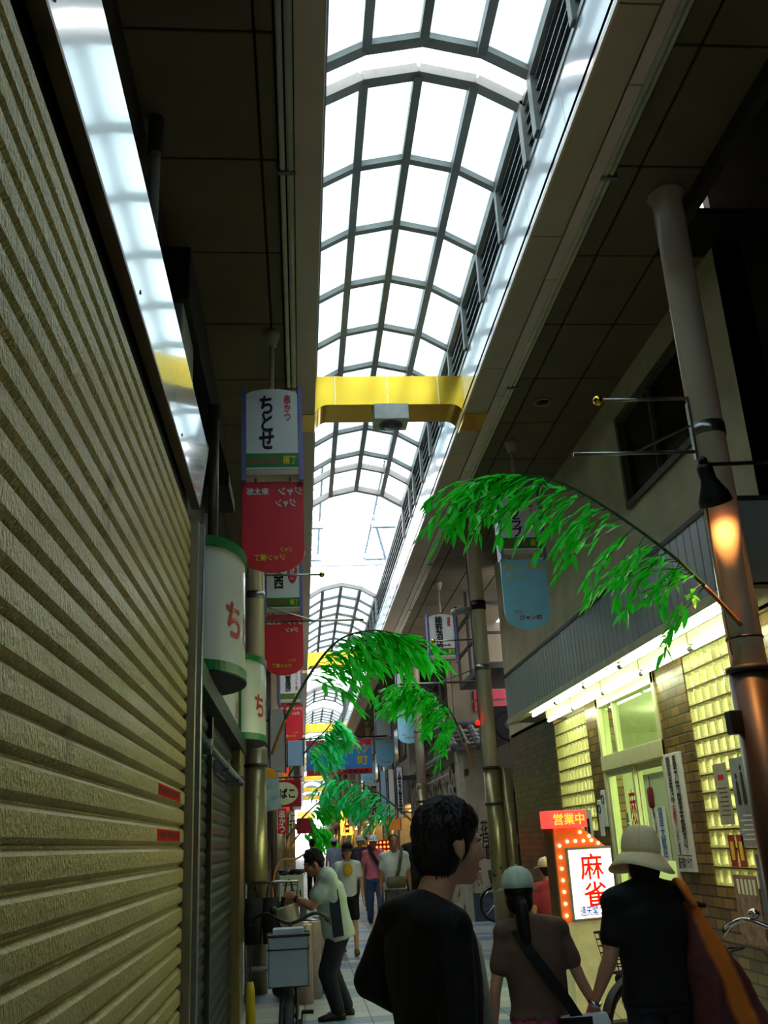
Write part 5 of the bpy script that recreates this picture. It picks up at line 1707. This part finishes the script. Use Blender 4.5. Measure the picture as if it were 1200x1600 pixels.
    if hair in ('short', 'shaggy', 'bob', 'pony'):
        hb = MB()
        zc = .04 if not hat else .022
        hb.ell(H(0, -.018, zc), .084 * hs, .098 * hs, (.092 if not hat else .07) * hs, 18, 12, HR)
        if hair == 'bob':
            hb.ell(H(0, -.045, -.035), .09 * hs, .075 * hs, .115 * hs, 18, 12, HR)
        if hair == 'short':
            hb.ell(H(0, -.06, -.02), .07 * hs, .045 * hs, .06 * hs, 14, 9, HR)
        if hair == 'shaggy':
            hb.ell(H(0, -.045, -.025), .083 * hs, .072 * hs, .085 * hs, 18, 12, HR)
            hb.ell(H(0, .015, .075), .07 * hs, .075 * hs, .06 * hs, 18, 12, HR)

        def hp(az, el, r):
            return V((math.sin(az) * math.cos(el) * .083 * r, math.cos(az) * math.cos(el) * .1 * r - .016, .04 + math.sin(el) * .096 * r))
        nl = 0 if hat else (620 if hair == 'shaggy' else 200)
        for k in range(nl):                          # locks combed from the crown, hugging the head
            az = rng.uniform(-PI, PI); el = rng.uniform(-.1, 1.5)
            front = abs(az) < 1.0
            if front and el < .75:
                continue
            sp = rng.uniform(.35, .6) * (.6 if front else 1)
            da = rng.gauss(0, .12)
            r = rng.uniform(1.0, 1.07)
            hb.tube([H(*hp(az, el, r)), H(*hp(az + da, el - sp * .5, r + .015)), H(*hp(az + da * 1.5, el - sp, r - .01))], [.008 * hs, .0075 * hs, .001 * hs], 5)
        if not hat and hair in ('shaggy', 'short'):
            for k in range(260 if hair == 'shaggy' else 60):       # nape and sideburns
                az = rng.uniform(1.2, 2 * PI - 1.2)
                p0 = hp(az, rng.uniform(-.35, .1), rng.uniform(.97, 1.03))
                if 1.25 < az < 1.85 or 1.25 < 2 * PI - az < 1.85:
                    continue
                back = abs(az - PI) < 1.3
                L = (rng.uniform(.07, .11) if back else rng.uniform(.035, .06)) * (1 if hair == 'shaggy' else .55)
                q_ = V((p0.x, p0.y + .016, 0))
                p1 = p0 + V((q_.x * .02, q_.y * .02, -L * .55)); p2 = p1 + V((-q_.x * .22, -q_.y * .22 + rng.gauss(0, .004), -L * .5))
                hb.tube([H(*p0), H(*p1), H(*p2)], [.009 * hs, .008 * hs, .001 * hs], 5)
        if hair == 'pony':
            tail = [H(0, -.1, -.02), H(0, -.135, -.06), H(0, -.13, -.14), H(.01, -.115, -.24), H(.005, -.11, -.34)]
            hb.tube(tail, [.025 * hs, .036 * hs, .038 * hs, .03 * hs, .006 * hs], 12)
            hb.ell(H(0, -.045, -.04), .078 * hs, .066 * hs, .075 * hs, 16, 10, HR)
        mesh_obj('hair', hb, hm, t)
    elif hair == 'cropped':
        mesh_obj('hair', MB().ell(H(0, -.022, .038), .0775 * hs, .094 * hs, .09 * hs, 18, 12, HR), hm, t)
    if hat:
        kind, hm1, hm2 = hat
        if kind == 'cap':
            M4 = Matrix.Translation(H(0, -.012, .05)) @ HR.to_4x4()
            prof = [(.1 * hs, -.015 * hs), (.1 * hs, .02 * hs), (.092 * hs, .055 * hs), (.07 * hs, .085 * hs), (.035 * hs, .102 * hs), (.001, .106 * hs)]
            crown = mesh_obj('cap', MB().lathe(prof, 24, M4 @ Matrix.Diagonal((.94, 1.06, 1, 1))), hm1, t)
            sm = MB()
            for k in range(6):
                a = PI * k / 3 + .5
                sm.tube([M4 @ V((.94 * r * math.cos(a) * 1.01, 1.06 * r * math.sin(a) * 1.01, z + .001)) for r, z in prof[:-1]], .002 * hs, 4)
            mesh_obj('seams', sm, hm2, crown)
            mesh_obj('button', MB().ell(M4 @ V((0, 0, .107 * hs)), .008 * hs, .008 * hs, .006 * hs, 8, 6), hm2, crown)
            vis = []; fs = []
            for i in range(13):
                a = -1.15 + 2.3 * i / 12
                r1 = .1; r2 = .1 + .075 * math.cos(a * .9) ** .6
                for rr, zz in ((r1, -.008), (r2, -.02 - .012 * abs(a))):
                    vis.append(M4 @ (V((math.sin(a) * rr * .94, math.cos(a) * rr * 1.06, zz)) * hs))
            for i in range(12):
                fs.append((2 * i, 2 * i + 1, 2 * i + 3, 2 * i + 2))
            v_ = mesh_obj('visor', MB().add(vis, fs, True), hm1, crown)
            so_ = v_.modifiers.new('solid', 'SOLIDIFY'); so_.thickness = .004
        else:                                      # brimmed sun hat
            M4 = Matrix.Translation(H(0, -.012, .045)) @ HR.to_4x4()
            prof = [(.108 * hs, -.02 * hs), (.112 * hs, .02 * hs), (.109 * hs, .055 * hs), (.099 * hs, .09 * hs), (.08 * hs, .117 * hs), (.05 * hs, .133 * hs), (.02 * hs, .139 * hs), (.001, .14 * hs)]
            crown = mesh_obj('hat', MB().lathe(prof, 28, M4 @ Matrix.Diagonal((.96, 1.06, 1, 1))), hm1, t)
            vs = []; fs = []
            n = 40
            for r, z in ((.108, -.016), (.13, -.036), (.156, -.07), (.18, -.1)):
                for i in range(n):
                    a = 2 * PI * i / n
                    w = 1 + .03 * math.sin(3 * a + 1) + .018 * math.sin(7 * a)
                    vs.append(M4 @ (V((math.cos(a) * r * w * .97, math.sin(a) * r * w * 1.05, z + .016 * math.sin(2 * a + .6) * (r - .106) / .064)) * hs))
            for k in range(3):
                for i in range(n):
                    fs.append((k * n + i, k * n + (i + 1) % n, (k + 1) * n + (i + 1) % n, (k + 1) * n + i))
            br = mesh_obj('brim', MB().add(vs, fs, True), hm1, crown)
            so_ = br.modifiers.new('solid', 'SOLIDIFY'); so_.thickness = .004
            mesh_obj('hat_band', MB().lathe([(.1085 * hs, -.004 * hs), (.1115 * hs, .022 * hs), (.1095 * hs, .026 * hs)], 28, M4 @ Matrix.Diagonal((.96, 1.06, 1, 1))), hm2, crown)
            sm = MB()
            for k in range(5):
                a = 2 * PI * k / 5 + .35
                sm.tube([M4 @ V((.96 * r * math.cos(a) * 1.005, 1.06 * r * math.sin(a) * 1.005, z + .001)) for r, z in prof[1:-1]], .0022 * hs, 4)
            mesh_obj('seams', sm, hm2, crown)
    return t, J, H


def strap_on(t, pts, w, th, m, name='strap'):
    """flat band along points; w across, given facing normals"""
    vs = []; fs = []
    for i, (p, n) in enumerate(pts):
        p = V(p); n = V(n).normalized()
        d = (V(pts[min(i + 1, len(pts) - 1)][0]) - V(pts[max(i - 1, 0)][0])).normalized()
        s = d.cross(n).normalized()
        vs += [p - s * w / 2, p + s * w / 2, p + s * w / 2 + n * th, p - s * w / 2 + n * th]
    for i in range(len(pts) - 1):
        for j in range(4):
            fs.append((i * 4 + j, i * 4 + (j + 1) % 4, (i + 1) * 4 + (j + 1) % 4, (i + 1) * 4 + j))
    fs += [(3, 2, 1, 0), tuple(len(vs) - 4 + q for q in range(4))]
    return mesh_obj(name, MB().add(vs, fs), m, t)


BLACKC = mat('black_knit', (8, 8, 9), .85, var=.3, scale=20, bump=.25, bscale=260)
BLACKT = mat('black_cotton', (9, 9, 10), .8, var=.25, scale=10, bump=.1)
NAVYT = mat('dark_navy_trousers', (24, 26, 38), .8, var=.2)
BROWNT = mat('brown_cotton', (104, 78, 64), .8, var=.12, scale=8, bump=.1)
PINKT = mat('pink_cotton', (214, 72, 120), .8, var=.1)
SAGE = mat('sage_polo_cloth', (176, 194, 178), .75, var=.06, scale=5, bump=.08)
WHITET = mat('white_cotton', (214, 216, 214), .8, var=.05)
ROSE = mat('rose_cotton', (206, 112, 124), .8, var=.08)
DENIM = mat('blue_denim', (62, 82, 108), .8, var=.2, scale=14)
GREYT = mat('grey_trousers', (96, 92, 86), .8, var=.15)
STRAW = mat('ivory_hat_cloth', (250, 230, 180), .8, var=.06, scale=8, bump=.1)
STRAWB = mat('ivory_hat_band', (226, 204, 156), .8, var=.06)
CAPG = mat('pale_green_cap', (206, 226, 206), .75, var=.05)
CAPG2 = mat('cap_seam', (206, 218, 204), .75, var=.05)
SHOE = mat('black_shoe', (24, 22, 22), .45, var=.2)
SANDAL = mat('sandal_brown', (92, 66, 60), .6, var=.2)

# --- man in black, near foreground, looking right
p = AY(658, 1322, 2.9)
man, J, H = person('man in black knitwear in the foreground, seen from behind with his head turned right', (p.x, p.y, 0), -math.radians(68), 1.64,
                   dict(head=(.0, .105, 1.535), neck=(0, .005, 1.385), hip=(0, .03, .92), shL=(-.165, -.01, 1.325), shR=(.15, .0, 1.315), elL=(-.27, -.06, 1.15), wrL=(-.16, .14, 1.02), elR=(.185, -.02, 1.04), wrR=(.17, .1, .82)),
                   vox=.0075, girth=.95, head_rot=rotm(-math.radians(8), math.radians(-4)), shirt=BLACKC, sleeve='long', shirt_g=.014, trousers=BLACKT, shoes=SHOE, hair='shaggy', neckhole=1.0, hem=-.3)
sl_ = MB().loft([(J['neck'] + V((.055, .06, -.01)), (.012, .012, 0), (0, .006, 0)), (J['neck'] + V((.085, .1, -.12)), (.02, .012, 0), (0, .006, 0)), (J['neck'] + V((.09, .125, -.34)), (.02, .012, 0), (0, .006, 0))], 12)
mesh_obj('undershirt', sl_, mat('cream_undershirt', (206, 196, 164), .8, var=.05), man)

# --- bending man in the sage polo shirt
sg, J, H = person('man in a pale sage polo with dark side panels bending left over a tin can', (.285, 9.62, 0), PI / 2 + .1, 1.6,
                  dict(head=(0, .19, 1.42), neck=(0, .085, 1.325), hip=(0, -.04, .79), shL=(-.175, .06, 1.265), shR=(.175, .06, 1.265), elL=(-.2, .24, 1.03), wrL=(-.12, .40, 1.11), elR=(.21, .2, 1.02), wrR=(.12, .38, 1.06),
                       knL=(-.095, .09, .42), knR=(.1, .03, .42), anL=(-.11, .0, .075), anR=(.12, -.12, .075), hpL=(-.085, -.04, .77), hpR=(.085, -.04, .77)),
                  girth=1.24, vox=.011, skin=SKIND, head_rot=rotm(0, -.4), shirt=SAGE, shirt_g=.022, trousers=NAVYT, shoes=SHOE, hair='short', curl=1.1, palms=((1, 0, -.3), (-1, 0, -.3)), hem=-.16)
cpts = [((-.199, -.015, .70), (-1, 0, 0)), ((-.196, -.005, .8), (-1, 0, 0)), ((-.197, .005, .9), (-1, 0, 0)), ((-.195, .015, 1.0), (-1, 0, .1)), ((-.19, .03, 1.1), (-1, 0, .15))]
strap_on(sg, cpts, .1, .012, mat('dark_side_panel', (28, 36, 48), .8), 'side_panel')
mesh_obj('collar', MB().tube([V((.072 * math.sin(a), .09 + .068 * math.cos(a), 1.315 - .03 * math.cos(a))) * (1.6 / 1.7) for a in [2 * PI * i / 20 for i in range(20)]], .016, 8, True), SAGE, sg)
mesh_obj('watch', MB().lathe([(.03, -.012), (.033, -.012), (.033, .012), (.03, .012)], 16, Matrix.Translation(J['wrL'].lerp(J['elL'], .1)) @ (J['wrL'] - J['elL']).to_track_quat('Z', 'Y').to_matrix().to_4x4()), INK, sg)
wl = sg.matrix_basis @ (J['wrL'] + V((.06, .03, -.02)))
can = thing('metal_can', 'tilted pale tin can held by the bending man', 'can', wl + V((.06, -.02, -.40)))
q = V((-.3, .0, 1)).normalized().to_track_quat('Z', 'Y').to_matrix().to_4x4()
mesh_obj('can_body', MB().lathe([(.085, 0), (.09, .02), (.1, .36), (.103, .37), (.095, .37), (.085, .03), (.001, .03)], 24, q), mat('pale_tin', (206, 200, 166), .35, .5, var=.12), can)
mesh_obj('can_hoop', MB().lathe([(.094, .1), (.098, .1), (.099, .115), (.095, .115)], 24, q), STEEL, can)

# --- woman with the ivory sun hat and shoulder bag
p = AY(1003, 1322, 4.75)
wm, J, H = person('woman in a black T-shirt and ivory sun hat, seen from behind, holding a girl\'s hand', (p.x - .01, p.y, 0), .12, 1.48,
                  dict(head=(0, .02, 1.56), neck=(0, -.01, 1.43), elL=(-.265, -.02, 1.08), wrL=(-.345, .07, .86), shL=(-.19, 0, 1.35), shR=(.19, 0, 1.35), elR=(.24, .0, 1.09), wrR=(.17, .2, 1.02)),
                  girth=1.16, vox=.009, shirt=BLACKT, shirt_g=.018, trousers=NAVYT, shoes=SHOE, hair='bob', hat=('sun', STRAW, STRAWB), head_rot=rotm(.05, -.05, .13), palms=((1, 0, 0), None))
mesh_obj('wristwatch', MB().lathe([(.028, -.01), (.032, -.01), (.032, .01), (.028, .01)], 16, Matrix.Translation(J['wrL']) @ (J['wrL'] - J['elL']).to_track_quat('Z', 'Y').to_matrix().to_4x4()), CHROME, wm)
handW = wm.matrix_basis @ (J['wrL'] + (J['wrL'] - J['elL']).normalized() * .06)
bl_ = wm.matrix_basis @ V((.25, -.1, .86))
bag = thing('shoulder_bag', 'large maroon and orange cloth bag on the sun-hatted woman\'s right shoulder', 'bag', bl_, .12)
BAGC = mat('maroon_bag_cloth', (92, 44, 42), .7, var=.25, scale=6, bump=.3, bscale=8)
_nt = BAGC.node_tree
_pb = _nt.nodes['Principled BSDF']
_src = _pb.inputs['Base Color'].links[0].from_socket
_tc = _nt.nodes.new('ShaderNodeTexCoord'); _sp = _nt.nodes.new('ShaderNodeSeparateXYZ'); _nt.links.new(_tc.outputs['Object'], _sp.inputs[0])
_ns = _nt.nodes.new('ShaderNodeTexNoise'); _ns.inputs['Scale'].default_value = 7; _nt.links.new(_tc.outputs['Object'], _ns.inputs['Vector'])


def _mm(op, a_, b_):
    n_ = _nt.nodes.new('ShaderNodeMath'); n_.operation = op
    for i_, q_ in enumerate((a_, b_)):
        if isinstance(q_, (int, float)):
            n_.inputs[i_].default_value = q_
        else:
            _nt.links.new(q_, n_.inputs[i_])
    return n_.outputs[0]


# a broad orange stripe woven diagonally into the cloth
_d = _mm('ADD', _mm('MULTIPLY', _mm('ADD', _sp.outputs['X'], .03), .97), _mm('MULTIPLY', _mm('SUBTRACT', _sp.outputs['Z'], .2), .25))
_d = _mm('ADD', _mm('ABSOLUTE', _d, 0), _mm('MULTIPLY', _mm('SUBTRACT', _ns.outputs['Fac'], .5), .06))
_rp = _nt.nodes.new('ShaderNodeValToRGB')
_rp.color_ramp.elements[0].position = .035; _rp.color_ramp.elements[0].color = (1, 1, 1, 1)
_rp.color_ramp.elements[1].position = .06; _rp.color_ramp.elements[1].color = (0, 0, 0, 1)
_nt.links.new(_d, _rp.inputs[0])
_mx = _nt.nodes.new('ShaderNodeMixRGB'); _nt.links.new(_rp.outputs[0], _mx.inputs[0]); _nt.links.new(_src, _mx.inputs[1])
_mx.inputs[2].default_value = (*lin((214, 116, 30)), 1)
_nt.links.new(_mx.outputs[0], _pb.inputs['Base Color'])
bgm = MB().loft([((.06, 0, -.46), (.14, 0, 0), (0, .05, 0)), ((.06, 0, -.40), (.19, 0, 0), (0, .085, 0)), ((.04, 0, -.2), (.185, 0, 0), (0, .095, 0)), ((-.01, 0, .02), (.13, 0, 0), (0, .075, 0)), ((-.05, .01, .17), (.065, 0, 0), (0, .05, 0)), ((-.075, .03, .3), (.03, 0, 0), (0, .03, 0))], 24)
remesh(mesh_obj('bag_body', bgm, BAGC, bag), .012, 4, .03, .1)
sp_ = spline([(-.08, -.03, .28), (-.1, .01, .37), (-.1, .08, .385), (-.09, .15, .3), (-.06, .14, .1)], 5)
mesh_obj('shoulder_strap', MB().tube(sp_, .022, 10), BAGC, bag)

# --- girl with the pale cap
p = AY(818, 1322, 4.75)
gl_, J, H = person('girl in a brown T-shirt and pale green cap seen from behind, with a black ponytail', (p.x, p.y, 0), .04, 1.34,
                   dict(head=(-.055, .02, 1.565), neck=(0, -.01, 1.42), shL=(-.165, 0, 1.36), shR=(.165, 0, 1.36), elL=(-.25, -.01, 1.06), wrL=(-.27, .06, .8), elR=(.265, -.01, 1.09), wrR=(.375, .06, .9), hip=(0, 0, .86), hpL=(-.085, 0, .84), hpR=(.085, 0, .84)),
                   vox=.009, girth=.98, shirt=BROWNT, shirt_g=.02, trousers=PINKT, shorts=True, shoes=SANDAL, hair='pony', hat=('cap', CAPG, CAPG2), headscale=1.04, hem=.11, head_rot=rotm(-.15, -.03), palms=(None, (-1, 0, 0)))
BSTRAP = mat('black_webbing', (14, 14, 15), .7)
gp = []
for f, (x, y, z) in enumerate(((-.09, .02, 1.125), (-.085, -.075, 1.08), (-.03, -.115, .98), (.04, -.122, .88), (.11, -.112, .78), (.16, -.1, .70))):
    gp.append(((x, y, z), (0, -1, .15 if f else 1)))
bag2 = thing('sling_bag', 'white sling bag on a black strap at the hip of the girl with the cap', 'bag', gl_.location + V((.19, -.08, .6)))
off = gl_.location - bag2.location
strap_on(bag2, [(V(a) + off, n) for a, n in gp], .05, .006, BSTRAP, 'strap')
mesh_obj('bag_body', MB().loft([((0, 0, -.13), (.11, .02, 0), (0, .03, 0)), ((0, 0, -.1), (.13, .02, 0), (0, .05, 0)), ((0, 0, .06), (.13, .02, 0), (0, .05, 0)), ((-.0, 0, .12), (.11, .02, 0), (0, .03, 0))], 20, 4), mat('white_bag_cloth', (196, 198, 198), .6, var=.06), bag2)
mesh_obj('bag_edge', MB().box(-.14, .02, -.062, -.05, .06, .12), BSTRAP, bag2)

# --- walkers coming up the street
def walker(px, Y, label, h, rz=PI, **k):
    q = AY(px, 1322, Y)
    return person(label, (q.x, q.y, 0), rz, h, vox=.016, **k)


STEP = dict(knL=(-.095, .12, .49), anL=(-.10, .16, .09), knR=(.095, -.02, .48), anR=(.10, -.2, .1))
w1, J, H = walker(615, 15.2, 'man with cropped hair in a white T-shirt with a strap, walking towards the viewer', 1.6, J=STEP, girth=1.12, skin=SKIND, shirt=WHITET, trousers=GREYT, shoes=SHOE, hair='cropped', headscale=1.08)
strap_on(w1, [((-.12, .05, 1.4), (0, 1, .8)), ((-.09, .135, 1.28), (0, 1, .2)), ((-.05, .16, 1.1), (0, 1, 0)), ((.0, .15, .96), (0, 1, 0))], .05, .01, mat('olive_strap', (86, 78, 54), .7))
mesh_obj('waist_bag', MB().loft([((.0, .17, .84), (.13, 0, 0), (0, .04, 0)), ((.0, .18, .9), (.16, 0, 0), (0, .06, 0)), ((0, .17, 1.0), (.13, 0, 0), (0, .04, 0))], 16), mat('olive_bag', (104, 92, 62), .7), w1)
w2, J, H = walker(583, 19.5, 'man in a rose-pink T-shirt and white and purple cap with a diagonal strap', 1.62, J=STEP, skin=SKIND, shirt=ROSE, trousers=DENIM, shoes=SHOE, hair='short', hat=('cap', WHITET, mat('purple_cap', (96, 50, 140), .7)), girth=1.05)
strap_on(w2, [((.1, .04, 1.44), (0, 1, .8)), ((.06, .13, 1.33), (0, 1, .2)), ((-.03, .15, 1.17), (0, 1, 0)), ((-.12, .13, 1.02), (-.3, 1, 0))], .07, .012, BSTRAP)
w3, J, H = walker(542, 14.8, 'woman in a white top with a black hat and yellow print, walking towards the viewer', 1.5, J=STEP, shirt=WHITET, trousers=BLACKT, shorts=True, shoes=SANDAL, hair='bob', hat=('cap', BLACKT, BLACKT), girth=.92)
mesh_obj('yellow_print', MB().ell((.0, .135, 1.14), .07, .012, .09, 14, 8), mat('yellow_print_cloth', (220, 170, 40), .7), w3)
mesh_obj('handbag', MB().loft([((.2, .1, .62), (.12, 0, 0), (0, .06, 0)), ((.2, .1, .8), (.14, 0, 0), (0, .07, 0)), ((.2, .1, .92), (.1, 0, 0), (0, .04, 0))], 16), BLACKT, w3)
walker(648, 17.4, 'balding man in dark clothes, half hidden behind the foreground man', 1.72, girth=1.08, skin=SKIND, shirt=BLACKT, trousers=BLACKT, shoes=SHOE, hair='cropped', hair_m=mat('thin_grey_hair', (70, 56, 46), .6))
walker(562, 23.5, 'walker in a dark purple shirt and white cap left of the pink-shirted man', 1.66, rz=PI + .3, J=STEP, shirt=mat('purple_cotton', (66, 58, 78), .8), trousers=GREYT, shoes=SHOE, hat=('cap', WHITET, WHITET))
walker(522, 27, 'distant walker in a pale shirt and white cap behind the woman in white', 1.66, rz=.2, J=STEP, shirt=mat('pale_blue_cotton', (150, 166, 186), .8), trousers=NAVYT, shoes=SHOE, hat=('cap', WHITET, WHITET), face=False)
walker(570, 32, 'distant black-haired walker in yellow, over the shoulder of the pink-shirted man', 1.7, J=STEP, shirt=mat('yellow_cotton', (206, 180, 60), .8), trousers=NAVYT, shoes=SHOE)
walker(488, 29, 'distant walker in dark clothes beside the bright street end, behind the bending man', 1.66, rz=0, J=STEP, shirt=mat('dark_red_cotton', (90, 40, 40), .8), trousers=BLACKT, shoes=SHOE, face=False)
walker(850, 9.4, 'person in an ivory cap and red top, mostly hidden by the lit sign', 1.27, rz=.1, shirt=mat('red_white_cotton', (176, 60, 66), .8), trousers=BLACKT, shoes=SHOE, hat=('cap', STRAW, STRAWB), face=False)
